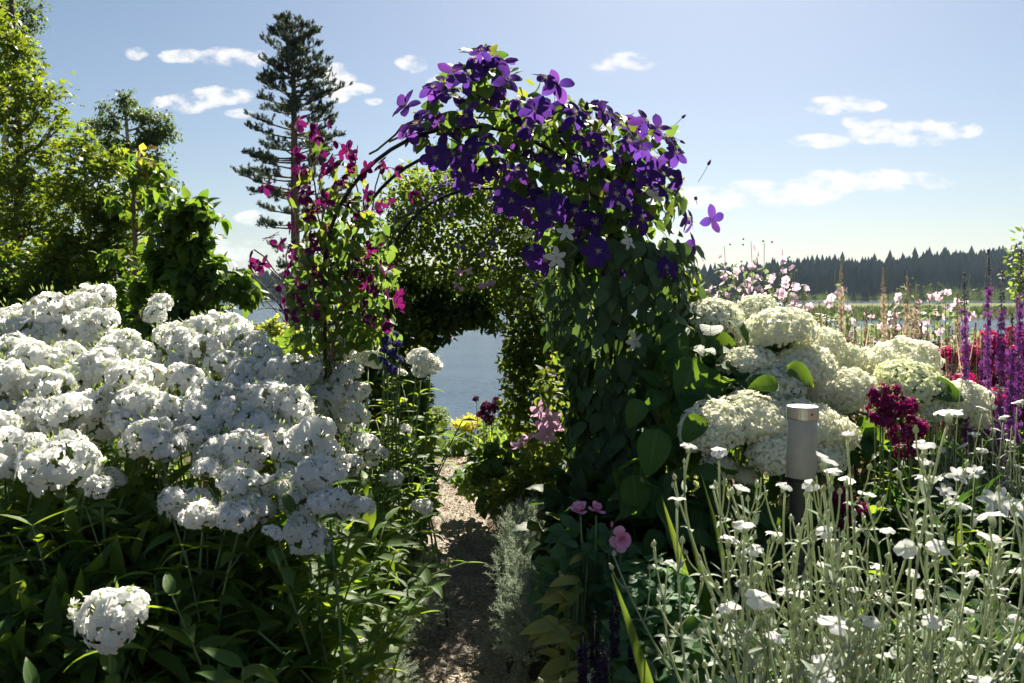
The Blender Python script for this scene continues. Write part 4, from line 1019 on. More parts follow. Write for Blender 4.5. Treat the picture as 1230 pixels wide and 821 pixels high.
hydrangea('taller hydrangea behind with greenish white domes against the seed spikes', P(930, 400, 3.1)*[1, 1, 0],
    [(856,385,33,3.1,1),(907,374,24,3.35,1),(838,405,20,3.1,1),(932,405,44,2.95),(898,440,34,2.85),(962,440,38,2.9),(985,420,28,3.15),(925,468,36,2.8),(1014,432,24,3.25),(980,468,24,2.95)],
    [(835,430,62,2.75,-.3,-.7),(850,405,50,2.9,.7,-.3),(935,462,40,2.6,-.85,.1),(945,440,42,2.62,.8,-.35),(880,430,55,2.8,.6,-.5),(870,455,50,2.75,-.7,-.3),(820,395,44,2.9,-.6,-.2),(905,450,46,2.7,.4,-.8),(850,470,60,2.7,-.2,-.8)],
    190, [(830,430,40,40,2.9),(850,480,50,40,2.8),(900,480,60,30,2.9),(960,500,60,30,3.0),(850,390,30,18,3.0),(820,500,40,50,2.8)])
hydrangea('hydrangea on the right with a row of flattened creamy domes before the crimson flowers', P(1080, 400, 3.2)*[1, 1, 0],
    [(1015,470,33,2.95),(1045,436,20,3.4),(1082,440,42,3.25),(1095,463,40,3.0,1),(1152,484,34,3.0),(1165,503,22,3.05),(1118,492,22,2.95)],
    [(1035,500,44,2.9,.2,-.8),(1050,510,46,2.9,-.3,-.8),(1085,515,46,2.9,.2,-.9),(1110,466,52,2.92,.85,-.05),(1010,510,44,2.9,-.4,-.8)],
    110, [(1040,520,50,26,3.1),(1100,520,50,26,3.1),(1010,530,30,30,3.0)])

# ------------------------------------------------------------------ lamp post in the bed
c = P(964, 488, 2.15); t = thing('garden_lamp', 'low round bollard lamp with steel cap and pale diffuser on a dark post', 'lamp', (c[0], c[1], 0))
M['diffuser'] = leafmat('opal_lamp_diffuser', (.36, .35, .32), (.40, .385, .35), (.42, .40, .36), transl=.25, rough=.35, spec=.5, bump=0)
zt = c[2]; r = .038
def at(pr): q = lathe(pr, 32); q.V = q.V + [c[0], c[1], 0]; return q
part('post', at([(.052, .0), (.052, .012), (r*.74, .014), (r*.74, zt-.20), (r*.98, zt-.199), (r*.98, zt-.19)]), M['post'], t, smooth=False)
part('diffuser', at([(r*.97, zt-.19), (r*.99, zt-.188), (r*.99, zt-.032), (r*.97, zt-.031)]), M['diffuser'], t)
part('collar', at([(r*1.02, zt-.194), (r*1.03, zt-.193), (r*1.03, zt-.186), (r*.99, zt-.185)]), M['iron'], t, smooth=False)
for k in range(3):
    a = k*2.09 - 1.3; part('screw', xf(blob_t(1), (c[0] + r*1.05*math.cos(a), c[1] + r*1.05*math.sin(a), zt-.017), None, .003), M['iron'], t)
part('cap', at([(r*.9, zt-.033), (r*1.05, zt-.032), (r*1.06, zt-.03), (r*1.06, zt-.003), (r*1.02, zt), (r*.2, zt+.0015)]), M['steel'], t, smooth=False)

# ------------------------------------------------------------------ white rose campion: silvery forking stems, flat white blooms
def camp_flower(rng):
    fs = []
    for d, B in star(5, None, .02, rng, .06):
        fs.append((xf(leaf_t(1, .50, lambda t: .1 + .95*math.sin(PI*.5*min(1, t*1.1))**.9 if t < .99 else .7, 4, .05, rng.uniform(-.7, -.1), .1, rng.uniform(-.2, .2), rng), (0, 0, .0), B), 0))
    cal = lathe([(.0, -1.15), (.16, -1.05), (.27, -.75), (.25, -.4), (.13, -.12), (.12, 0)], 7)
    ring = scatter(leaf_t(1, .3, pr_blade, 1, 0, .8), np.zeros((10, 3)) + [0, 0, .01], basis(norm(np.stack([np.cos(np.arange(10)*.628), np.sin(np.arange(10)*.628), np.full(10, .8)], -1)), rdir(10)), .17)
    return fs + [(cal, 1), (ring, 2)]
CAMP = [mesh_of('campion_flower', camp_flower(np.random.default_rng(k)), [M['white_pet'], M['silverstem'], M['calyx']]) for k in range(6)]
def camp_bud(rng, brown):
    b = lathe([(.25, 0), (.55, .2), (.95, .8), (.85, 1.5), (.45, 2.1), (.2, 2.4)], 7); t = scatter(leaf_t(1, .18, pr_lance, 2), np.tile([0, 0, 2.2], (4, 1)), basis(rdir(4)*.5 + [0, 0, 1], rdir(4)), .9)
    return [(b, 0), (t, 1)]
M['brown'] = leafmat('withered_tip', (.25, .15, .09), (.35, .24, .15), (.35, .2, .1), transl=.2, rough=.9)
CBUD = [mesh_of('campion_bud', camp_bud(np.random.default_rng(k), k % 2), [M['silverstem'], M['brown'] if k % 2 else M['white_pet']]) for k in range(4)]
def campion(label, base, fl, nb, extra=4, leafy=16, scale=1.):
    """fl: (px, py, half width px, d)"""
    t = thing('rose_campion', label, 'rose campion', base, 'white rose campion plants')
    tips = [(P(f[0], f[1], f[3]), f[2]*f[3]/1000) for f in fl]
    cen = np.mean([q for q, _ in tips], axis=0)
    for _ in range(extra): tips.append((cen + RNG.normal(size=3)*[.13, .1, .09]*scale - [0, 0, .07], 0))
    st = []; bl = []; lp = []; ldr = []
    RNG.shuffle(fl); tips.sort(key=lambda q: q[0][0] + .25*q[0][2]); i = 0
    def shoot(q, axis, ln, r):
        e1 = rdir(1)[0]*[1, 1, .15]; d0 = norm(axis*.55 + e1*.75 + [0, 0, .25]); q2 = q + d0*ln + [0, 0, ln*.25]
        b_ = curve(q, q2, e1*ln*.12 - [0, 0, ln*.05], 6); st.append((tube(b_, np.linspace(r, r*.7, 6), 4), 0)); st.append((xf(blob_t(1), q, None, r*1.9), 0))
        for s_ in (1, -1): lp.append(q); ldr.append(e1*s_ + [0, 0, .6])
        return q2, norm(b_[-1] - b_[-2]), b_
    while i < len(tips):
        grp = tips[i:i+int(RNG.integers(2, 4))]; i += len(grp)
        m = np.mean([g[0] for g in grp], axis=0); h = RNG.uniform(.35, .62)
        fork = base*(1-h) + m*h + RNG.normal(size=3)*[.03, .03, .02]*scale
        fork[2] = base[2] + (min(g[0][2] for g in grp) - base[2])*RNG.uniform(.38, .62)
        f0 = base + RNG.normal(size=3)*[.05, .04, 0]
        side = np.array([(m-f0)[0], (m-f0)[1], 0])*.22
        main = curve(f0, fork, side + RNG.normal(size=3)*[.015, .015, 0]*scale, 9)
        st.append((tube(main, np.linspace(.0034, .0027, 9)*scale, 5), 0))
        for s_ in (2, 4, 6, 7):
            q = main[s_]; e = rdir(1)[0]; lp += [q, q]; ldr += [e*[1, 1, .2] + [0, 0, .7], -e*[1, 1, .2] + [0, 0, .7]]; st.append((xf(blob_t(1), q, None, .0048*scale), 0))
        if RNG.random() < .6:
            q2, dd, b_ = shoot(main[6], norm(main[7]-main[6]), RNG.uniform(.07, .16)*scale, .002*scale); bl.append((q2, dd))
            q3, dd, b_ = shoot(b_[3], dd, RNG.uniform(.03, .07)*scale, .0016*scale); bl.append((q3, dd))
        for (e, r) in grp:
            tip = e - np.array([0, 0, r*1.0]); dv = tip - fork; out = np.array([dv[0], dv[1], 0])
            br = curve(fork, tip, out*.22 + rdir(1)[0]*[.03, .03, 0]*scale - [0, 0, .012], 11)
            st.append((tube(br, np.linspace(.0026, .0016, 11)*scale, 5), 0))
            for j in ((3, 6, 8) if np.linalg.norm(dv) > .16*scale else (5,)):
                q2, dd, b_ = shoot(br[j], norm(br[j+1]-br[j]), RNG.uniform(.03, .11)*scale, .0016*scale); bl.append((q2, dd))
                if RNG.random() < .45: q3, dd, _ = shoot(b_[3], dd, RNG.uniform(.02, .05)*scale, .0013*scale); bl.append((q3, dd))
            if r > 0: link('flower', CAMP[int(RNG.integers(6))], t, mat4(e, head_basis(.22), r))
            else: bl.append((e, np.array([0, 0, 1.])))
    part('stem', st, M['silverstem'], t)
    RNG.shuffle(bl)
    for q, dd in bl[:nb]: link('bud', CBUD[int(RNG.integers(4))], t, mat4(q, face_basis(dd[None])[0], RNG.uniform(.0032, .005)*scale))
    lp = np.array(lp); ldr = norm(np.array(ldr)); n = len(lp)
    foliage(t, V_['silver'], M['silver'], lp, basis(ldr, rdir(n)*.3 + [0, 0, 1]), RNG.uniform(.015, .036, n)*scale, leafy)
    return t
cf = """108 168;190 186;175 282 13;252 285;75 315;260 382 35;218 420 35;280 452 34;340 408;52 487 15;370 278;440 278;485 207 36;500 240;540 260;595 302;478 405;500 438;535 465;480 495;540 135 22;815 75 42;750 165 34;752 212;762 255 40;850 328 34;
930 355 42;930 420 34;650 400 24;700 450 36;790 445 36;1005 508;215 605 42;300 585 44;345 690 34;510 655 54;605 645 34;400 708;480 755 40;385 768 26;480 805 44;580 770 30;775 645 36;740 575;640 580;700 670;905 805 40;370 570 24;
545 505 24;420 575 24;870 620 18;330 600 30;495 700 24;40 700 12;1000 640 24;960 560 22;840 700 28;650 740 22;560 560 22;450 640 24;620 500 20;880 520 22;720 520 22;1015 720 26;800 780 24"""
pts = []
for q in cf.replace('\n', '').split(';'):
    v = list(map(float, q.split())); hw = (v[2] if len(v) > 2 else 27)*.44
    d = float(np.interp(hw, [6, 12, 24], [1.75, 1.6, 1.15])) + RNG.normal()*.05
    pts.append((780 + v[0]*.44, 460 + v[1]*.44, hw*.9, d))
cents = [(830,1.45,'white rose campion at the left of the silvery thicket, reaching toward the pink rose'),(880,1.15,'near white rose campion with a bloom turned to the viewer low at left'),
 (905,1.55,'white rose campion with side by side blooms left of the lamp'),(975,1.6,'white rose campion standing directly in front of the lamp'),(1000,1.15,'nearest white rose campion with large flat blooms at the bottom middle'),
 (1060,1.55,'white rose campion with forked bare stems below the maroon phlox'),(1110,1.35,'tall white rose campion with the highest flat bloom over the right hydrangea'),(1170,1.5,'white rose campion with wide flat blooms near the lilies'),
 (1130,1.15,'near white rose campion at the bottom right'),(1215,1.35,'white rose campion cut by the right edge')]
for (hs, b), c in zip(cluster(pts, cents), cents):
    if not hs: continue
    b = b + [(P(1030, 400, c[1])[0] - b[0])*.6, .05, .22]
    campion(c[2], b, hs, 70, extra=5, leafy=20, scale=1.2)
# the smaller campions further back on the right
for px, d, fl, label in [(1115,2.9,[(1095,520),(1120,505),(1130,540),(1108,560)],'further rose campion thicket below the right hydrangea dome'),
      (1150,2.8,[(1142,505),(1155,535),(1165,560),(1140,580),(1170,520)],'further rose campion with thin dry stems right of the maroon phlox'),
      (1185,2.7,[(1180,490),(1195,515),(1180,540),(1200,560),(1190,470)],'further rose campion in front of the crimson phlox'),
      (1215,2.7,[(1205,500),(1215,530),(1225,560),(1210,580),(1222,482)],'further rose campion at the right edge above the lilies')]:
    b = P(px, 400, d)*[1, 1, 0]
    campion(label, b, [(x, y, 7, d + RNG.normal()*.1) for x, y in fl], 20, extra=16, leafy=0, scale=.95)
# ------------------------------------------------------------------ other flowers on the right
def spike_plant(name, label, cat, base, tip, r, mat, group, n=260, full=.55, fsize=.009, leafn=12, stemmat='greenstem', leafset='phlox', lsize=.06, spent=None, lean=None, kindtag=None):
    t = thing(name, label, cat, base, group); c = curve(base, tip, (np.array(tip)-base)*[.04, .04, 0], 10)
    part('stem', tube(c, np.linspace(.004, .0015, 10), 5), M[stemmat], t)
    k = np.linspace(0, 1, 10); tt = 1 - full*RNG.random(n); H = tip[2]-base[2]
    p = np.stack([np.interp(tt, k, c[:, q]) for q in range(3)], -1); o = rdir(n); o[:, 2] *= .4; o = norm(o)
    rr = r*np.clip((1-tt)/full*5, .22, 1)*np.clip((tt-1+full)/full*6 + .4, 0, 1)*RNG.uniform(.5, 1.1, n)
    p = p + o*rr[:, None]
    f = floret_t(np.random.default_rng(5), 5, .35, 1, .3, lambda t: .3 if t == 0 else .8)
    sp = tt > 1 - full*.2
    ps = [(scatter(f, p[~sp], face_basis(norm(o[~sp] + rdir((~sp).sum())*.4)), fsize*RNG.uniform(.7, 1.2, (~sp).sum())), 0), (scatter(blob_t(0), p[sp], face_basis(o[sp]), fsize*.35), 1)]
    part('flower_spike', ps, [M[mat], M[spent or 'calyx']], t)
    if leafn:
        p, d, s = stem_leaves(c, leafn, lsize, .1, 1-full); foliage(t, V_[leafset], M['phlox_leaf'], p, leaf_frames(d), s, 0 if d_far(base) else 14)
    return t
def d_far(b): return b[1] > 2.9
for i, (x0, y0, x1, y1, d, label) in enumerate([(1187,300,1195,470,3.1,'tallest purple loosestrife spike rising before the far wood'),(1158,328,1176,480,3.0,'purple loosestrife spike with a bent dark tip, left of the tall one'),
      (1204,325,1205,520,2.95,'purple loosestrife spike just right of the tallest one'),(1226,300,1228,480,3.0,'purple loosestrife spike cut by the right edge'),(1216,375,1212,560,2.8,'dense lilac pink loosestrife spike low at the right'),
      (1180,400,1186,520,3.3,'short loosestrife spike behind the crimson phlox'),(1144,420,1150,520,3.4,'faint small loosestrife spike left of the crimson phlox')]):
    tip = P(x0, y0, d); b = P(x1, 500, d)*[1, 1, 0]
    spike_plant('loosestrife', label, 'loosestrife', b, tip, .014, 'lythrum', 'purple loosestrife spikes', n=340, full=.48, fsize=.0085, spent='bud', leafn=16, lsize=.05)
# veronicastrum seed spikes
for i, (x, y, d) in enumerate([(966,352,3.7),(976,375,3.7),(984,362,3.8),(993,380,3.8),(1010,312,3.6),(1018,385,3.8),(1027,392,3.7),(1040,372,3.9),(1061,322,3.5),(1067,395,3.7),(1075,372,3.8),(1090,334,3.6),(1101,342,3.6),(1107,388,3.8),(1115,400,3.8),
                               (1150,352,3.6),(1140,392,3.7),(1172,388,3.7),(950,385,3.9),(1128,404,3.7),(1003,398,3.7),(1052,392,3.9),(1083,400,3.8),(1160,372,3.6),(1097,378,3.8),(1120,440,3.5),(1138,430,3.4),(1150,445,3.4),(1160,430,3.5),(1145,455,3.3)]):
    tip = P(x, y, d); b = P(x + RNG.normal()*6 + (8 if x < 1100 else -6), 500, d)*[1, 1, 0]
    lab = {(1010,312): 'tall straw seed spike rising beside the stacked pink mallow', (1061,322): 'tallest straw seed spike, alone in the middle before the wood', (1090,334): 'straw seed spike beside the topmost blooms of the middle mallow', (1101,342): 'straw seed spike just right of the middle mallow blooms',
           (966,352): 'straw seed spike furthest left among the tall ones by the hydrangea domes', (1150,352): 'straw seed spike directly left of the bent purple spike'}.get((x, y), 'slender faded straw coloured flower spike, one of the lower ones before the lake')
    spike_plant('faded_spike', lab, 'seed spike', b, tip, .014 if y < 360 else .011, 'seed', 'straw coloured seed spikes before the lake', n=520, full=.42 if y < 360 else .34, fsize=.0065, leafn=8, stemmat='straw', spent='seed', lsize=.05)
# mallow shrubs
def mallow(label, base, stems, nfl, leafn, spread=.05, name='mallow_shrub', kind='lavatera', fr=.020):
    t = thing(name, label, 'mallow', base, 'pink mallows behind the hydrangeas'); P_, D_, S_ = [], [], []
    F_ = floret_t(np.random.default_rng(2), 5, .42, 3, .35, pr_round)
    pet_pos, pet_n, budp = [], [], []
    for (x, y, d) in stems:
        e = P(x, y, d); c = curve(base + RNG.normal(size=3)*[.04, .04, 0], e, (0, 0, 0), 12)
        part('stem', tube(c, np.linspace(.004, .0012, 12), 5), M['greenstem'], t)
        for k in range(leafn):
            tt = RNG.uniform(.35, .93); q = np.array([np.interp(tt, np.linspace(0, 1, 12), c[:, m]) for m in range(3)]); e1 = rdir(1)[0]
            q2 = q + e1*[1, 1, .6]*spread*(1.4-tt) + [0, 0, .015]; P_.append(q2); D_.append(e1 + [0, 0, -.2]); S_.append(RNG.uniform(.02, .042))
        for k in range(nfl):
            tt = RNG.uniform(.62, 1.0); q = np.array([np.interp(tt, np.linspace(0, 1, 12), c[:, m]) for m in range(3)]); e1 = rdir(1)[0]
            pet_pos.append(q + e1*spread*(1.15-tt)*1.6); pet_n.append(norm(e1*[1, 1, .6] + [0, -.3, .2]))
        for k in range(9):
            tt = RNG.uniform(.7, 1.02); q = np.array([np.interp(tt, np.linspace(0, 1, 12), c[:, m]) for m in range(3)]); budp.append(q + rdir(1)[0]*spread*.45)
    FM = MALLOW
    for q, nn in zip(pet_pos, pet_n): link('flower', FM[int(RNG.integers(3))], t, mat4(q, face_basis(nn[None])[0], fr*RNG.uniform(.75, 1.15)))
    part('buds', scatter(blob_t(1), budp, face_basis(rdir(len(budp))), .0055), M['calyx'], t, kind='stuff')
    foliage(t, V_['vit'], M['grey_leaf'], np.array(P_), leaf_frames(norm(np.array(D_))), np.array(S_)*1.3, 0)
MALLOW = [mesh_of('mallow_flower', [(floret_t(np.random.default_rng(k), 5, .42, 3, .45, pr_round), 0), (stamens(.1, 10), 1)], [M['lavatera'], M['stamen']]) for k in range(3)]
r4 = lambda xs, d: [(x, y, d + RNG.normal()*.12) for x, y in xs]
mallow('tall pale pink mallow shrub whose thin buds top out against the sky', P(905, 400, 4.)*[1, 1, 0], r4([(870,296),(868,325),(902,290),(918,292),(940,300),(850,335),(885,322),(895,340),(930,318),(920,335),(862,345),(945,335),(905,325),(955,325)], 4.), 15, 60, .085)
mallow('pink mallow close behind the hydrangea domes right of the tall one', P(950, 400, 3.8)*[1, 1, 0], r4([(965,345),(955,355),(940,350),(972,360),(915,355),(890,360)], 3.8), 13, 50, .075)
mallow('slim pink mallow with blooms stacked on one stem before the dark wood', P(1005, 400, 3.9)*[1, 1, 0], r4([(1003,325),(998,350),(1012,345),(1018,360)], 3.9), 10, 34, .06)
mallow('pink mallow between the tallest seed spikes', P(1085, 400, 4.)*[1, 1, 0], r4([(1090,325),(1082,345),(1100,338),(1110,348),(1072,362),(1118,340)], 4.), 9, 44, .07)
mallow('pale mallow with tiny blooms left of the loosestrife', P(1140, 400, 4.)*[1, 1, 0], r4([(1135,345),(1150,352),(1128,350),(1165,330),(1142,360),(1122,365),(1158,365)], 4.), 7, 44, .07)
mallow('low bushy mallow at the foot of the seed spikes', P(1045, 400, 3.9)*[1, 1, 0], r4([(1028,372),(1048,365),(1060,375),(1035,390),(990,375),(1068,362)], 3.9), 6, 44, .08)
# phlox-like panicles in colour
def colour_phlox(name, label, base, heads, mat, group=None, nleafp=9, ls=.07, singles=30, cat='phlox'):
    t = thing(name, label, cat, base, group); Pp, Dd, Ss = [], [], []
    for (x, y, r, d) in heads:
        c = P(x, y, d); part('stem', tube(curve(base + RNG.normal(size=3)*[.03, .03, 0], c, (0, 0, 0), 8), np.linspace(.004, .0025, 8), 5), M['greenstem'], t)
        H = CH[mat][int(RNG.integers(3))]; link('flower_head', H, t, mat4(c, head_basis(.3), r*d/1000*1.1))
        p, dd, s = stem_leaves(curve(base, c, (0, 0, 0), 8), nleafp, ls, .2, .95); Pp.append(p); Dd.append(dd); Ss.append(s)
    foliage(t, V_['phlox'], M['phlox_leaf'], np.concatenate(Pp), leaf_frames(np.concatenate(Dd)), np.concatenate(Ss), singles)
    return t
CH = {}
for mt in ('crimson', 'maroon', 'indigo', 'magenta'):
    CH[mt] = []
    for k in range(3):
        rg = np.random.default_rng(500+k); core, hp, hB, hs = phlox_head(rg); sel = rg.random(len(hp)) < .75
        CH[mt].append(mesh_of(mt + '_head', core + [(scatter(F5[j], hp[sel][j::4], hB[sel][j::4], hs[sel][j::4]*1.1), 1) for j in range(4)], [M['calyx'], M[mt]]))
colour_phlox('maroon_phlox', 'deep maroon phlox glowing in front of the right hydrangea', P(1078, 400, 2.5)*[1, 1, 0], [(1058,478,16,2.45),(1070,488,15,2.45),(1060,502,15,2.45),(1090,488,13,2.5),(1102,512,14,2.5),(1080,522,14,2.45),(1096,526,12,2.5),(1086,545,13,2.5),(1072,474,11,2.5),(1052,492,10,2.5)], 'maroon', ls=.06, singles=40)
colour_phlox('maroon_phlox', 'shaded maroon phlox low behind the lamp foot', P(1025, 400, 2.4)*[1, 1, 0], [(1015,600,14,2.4),(1028,612,16,2.4),(1020,628,12,2.4)], 'maroon', ls=.06)
ci = 0
for px, d, hs, lab in [(1140,3.7,[(1135,428,14),(1150,440,16),(1142,455,14),(1128,445,12)],'crimson phlox at the left end of the red drift'),
                   (1185,3.6,[(1190,412,16),(1192,430,16),(1190,448,15),(1175,440,15),(1170,458,14)],'crimson phlox with a tall column of bloom between loosestrife spikes'),
                   (1165,3.4,[(1160,460,16),(1175,468,15),(1160,478,14),(1150,470,13),(1168,425,12)],'low crimson phlox right behind the hydrangea dome'),
                   (1215,3.5,[(1222,405,14),(1225,425,16),(1215,440,16),(1226,445,14),(1218,462,13)],'crimson phlox nearest the right edge'),
                   (1205,3.3,[(1195,480,14),(1185,492,12),(1215,485,12),(1170,505,10),(1200,500,10)],'dusky crimson phlox half shaded below the drift')]:
    colour_phlox('crimson_phlox', lab, P(px, 400, d)*[1, 1, 0], [(x, y, r, d + RNG.normal()*.05) for x, y, r in hs] + [(x + RNG.normal()*14, y + 8 + RNG.normal()*16, r*.8, d + .1) for x, y, r in hs], 'crimson', 'crimson phlox drift', singles=0)
colour_phlox('delphinium', 'dark blue delphinium flowers behind the right hydrangea domes', P(1110, 400, 3.7)*[1, 1, 0], [(1108,418,13,3.7),(1118,424,13,3.7),(1112,434,12,3.7),(1100,412,9,3.7),(1124,436,10,3.7)], 'indigo', singles=0, cat='delphinium')
colour_phlox('delphinium', 'blue delphinium at the foot of the left arch post above white phlox', P(470, 400, 3.1)*[1, 1, 0], [(464,410,6,3.1),(477,414,6,3.1),(470,424,7,3.1),(460,434,6,3.1),(480,432,5,3.1),(472,446,6,3.1),(462,420,5,3.1),(476,402,4,3.1),(466,440,5,3.1)], 'indigo', singles=20, cat='delphinium')
colour_phlox('pink_phlox', 'magenta phlox at the end of the path under the right arch leg', P(585, 400, 6.2)*[1, 1, 0] + [0, 0, -.3], [(584,488,7,6.2),(592,492,8,6.2),(580,498,7,6.2),(588,504,7,6.2),(572,480,4,6.2),(597,484,7,6.2)], 'magenta', singles=0)

# white lilies at the lower right
def lily(label, base, fl):
    t = thing('white_lily', label, 'lily', base, 'white lilies at the lower right')
    for (x, y, r, d) in fl:
        c = P(x, y, d); part('stem', tube(curve(base, c, (0, 0, 0), 6), .003, 5), M['greenstem'], t)
        bloom(t, 'white_pet', c, [RNG.normal()*.3, -.6, .6], r*d/1000, npet=6, tilt=.45)
    n = 26; z = RNG.uniform(.2, .85, n); top = P(fl[0][0], fl[0][1], fl[0][3]); p = base + (top-base)*z[:, None]
    foliage(t, V_['phlox'], M['phlox_leaf'], p, leaf_frames(norm(rdir(n)*[1, 1, .3] + [0, 0, .5])), RNG.uniform(.07, .11, n), 26)
lily('white lily whose open bloom faces the viewer beside the right edge', P(1195, 400, 2.1)*[1, 1, 0], [(1196,603,21,2.1),(1222,614,19,2.15)])
lily('smaller white lily with shaded blooms left of the open one', P(1160, 400, 2.2)*[1, 1, 0], [(1150,572,14,2.2),(1172,568,12,2.2),(1135,592,13,2.2)])

# ------------------------------------------------------------------ roses, hosta, columbine, sage and grey cushions
t = thing('rose_bush', 'low rose bush with one open pink bloom and one pink cluster in side view', 'rose bush', P(720, 400, 2.25)*[1, 1, 0]); rb = WM[t.name][:3, 3]
RP = [mesh_of('petal', [(leaf_t(1, .52, pr_round, 5, .22, r.uniform(-.1, .9), .1, 0, r), 0)], [M['rose']]) for r in (np.random.default_rng(k) for k in range(5))]
def rose(c, nrm, r, layers):
    fb = face_basis(norm(np.array(nrm, float))[None])[0]; W = mat4(c, fb, r); f = link('flower', CENTRE, t, W @ mat4((0, 0, .05), None, .5)); WM[f.name] = W @ mat4((0, 0, .05), None, .5)
    for npet, tilt, s in layers:
        for d, B in star(npet, None, tilt, RNG, .2): link('petal', RP[int(RNG.integers(5))], f, W @ mat4(d*.05, B, s*RNG.uniform(.88, 1.1)))
rose(P(746, 648, 2.15), [.1, -1, .25], .034, [(5, .05, 1.), (5, .35, .8), (4, .8, .45)])
rose(P(697, 615, 2.2), [-.2, -.25, 1], .028, [(6, .35, 1.), (5, .8, .8), (4, 1.2, .55)])
rose(P(716, 614, 2.22), [.3, -.3, 1], .025, [(6, .4, 1.), (5, .9, .75)])
part('bud', [(xf(BUDT, P(735, 631, 2.2), None, .03), 0)] if False else [(xf(lathe([(.0, 0), (.5, .5), (.45, 1.2), (.1, 2)], 8), P(735, 634, 2.2), None, .009), 0)], M['rose'], t)
for e in [(746,660,2.18),(697,620,2.2),(716,620,2.22),(735,636,2.2),(760,690,2.2),(680,700,2.2),(700,650,2.25),(730,700,2.2),(660,690,2.3)]:
    part('stem', tube(curve(rb + RNG.normal(size=3)*[.02, .02, 0], P(*e), (0, .01, 0), 7), .0028, 5), M['greenstem'], t)
p, o = blob_pts([(715,680,55,40,2.25),(700,650,30,24,2.25),(690,720,40,40,2.25),(750,720,40,40,2.2),(670,700,25,26,2.3)], 420, .13); n = len(p)
d = norm(o*.6 + rdir(n)*.7 + [0, -.2, -.1]); foliage(t, V_['rose'], M['rose_leaf'], p, basis(d, rdir(n)*.4 + [0, -.5, .8]), RNG.uniform(.035, .06, n), 240)
t = thing('hosta', 'yellowing hosta with broad pointed leaves spilling toward the path', 'hosta', P(690, 400, 2.0)*[1, 1, 0]); hb = WM[t.name][:3, 3]
for k in range(38):
    ty = RNG.uniform(690, 840); tx = 625 + .0026*(ty-775)**2 + abs(RNG.normal())*26 + (18 if ty < 715 else 0); dd = 2.12 - (ty-690)*.0019 + RNG.normal()*.05
    b_ = P(tx, ty, dd); a = b_ + (P(705, ty - 22, dd + .1) - b_)*RNG.uniform(.5, .85) + RNG.normal(size=3)*[.02, .02, .015]; dv = b_ - a; L = RNG.uniform(.06, .105); dd_ = norm(norm(dv)*[1, .6, 1] + rdir(1)[0]*.4 + [-.25, -.2, .05])
    link('leaf', V_['hosta'][int(RNG.integers(5))][0], t, mat4(a, basis(dd_[None], np.array([[RNG.normal()*.3, -.5 + RNG.normal()*.15, 1]]))[0], L))
    part('stem', tube(curve(hb + [0, 0, .02], a, (0, 0, .02), 5), .0025, 4), M['greenstem'], t)
# columbine foliage: lobed leaflets
AQ = variants(lambda r: merge([xf(leaf_t(1, .42, lambda t: max(.05, math.sin(PI*min(1, t*.9))**.5), 4, .1, -.3, .12, 0, r), (0, 0, 0), basis(np.array([[math.sin(a), math.cos(a), 0]]), np.array([[0, 0, 1.]]))[0]) for a in (-1.0, 0, 1.0)]), 3, 'columbine_leaf', [M['aqui']])
for px, py, d, lab, blobs, m_, vs, n_, sz in [(790,720,2.0,'columbine mound of rounded lobed leaves below the pink rose',[(790,700,40,30,2.05),(770,730,36,30,2.0),(815,740,30,26,2.0),(760,770,40,30,1.95)],'aqui',AQ,230,.032),
      (800,800,1.8,'dark low leaves at the bottom edge under the campions',[(800,800,60,40,1.8),(870,790,70,50,1.85),(740,800,40,30,1.8),(960,800,90,40,1.8),(1080,790,90,50,1.8),(1190,780,70,60,1.8)],'hyd_leaf',V_['rose'],520,.06)]:
    t = thing('columbine' if 'columbine' in lab else 'ground_cover_plant', lab, 'plant', P(px, 400, d)*[1, 1, 0]); p, o = blob_pts(blobs, n_, .14); p[:, 2] = np.maximum(p[:, 2], .03); n = len(p)
    foliage(t, vs, M[m_], p, basis(norm(rdir(n)*[1, 1, .4]), rdir(n)*.35 + [0, -.3, 1]), sz*RNG.uniform(.7, 1.2, n), 160)
# sage spikes in the shade
for i, (x, y, d, lab) in enumerate([(738,715,1.75,'tallest dark sage spike in the shade beside the hosta'),(714,735,1.7,'dark sage spike over the hosta leaves'),(700,760,1.65,'short dark sage spike low among the hosta'),(760,745,1.75,'dark sage spike right of the tallest'),(724,770,1.6,'dark sage spike at the very bottom right of the hosta')]):
    tip = P(x, y, d); spike_plant('sage_spike', lab, 'sage', (tip + [.01, 0, 0])*[1, 1, 0], tip, .010, 'salvia', 'dark sage spikes beside the hosta', n=200, full=.28, fsize=.007, leafn=8, lsize=.05, spent='salvia', leafset='phlox')
# iris like blades
for px, py, x1, y1, d, lab in [(845,830,800,745,1.6,'single arching blade leaf catching light below the campions'),(870,700,855,640,2.0,'upright yellow green blades among the campion stems')]:
    b = P(px, 400, d)*[1, 1, 0]; t = thing('blade_plant', lab, 'plant', b)
    for k in range(5 if d > 1.8 else 2):
        e = P(x1 + k*16, y1 + RNG.normal()*14*(k > 0), d); dv = e - b; L = np.linalg.norm(dv)*1.12
        link('leaf', V_['blade'][k % 5][0], t, mat4(b + [k*.01, 0, 0], basis(norm(dv + [0, 0, .08])[None], np.array([[.6, -.8, .3]]))[0] * np.array([1.2, 1, 1]), L))
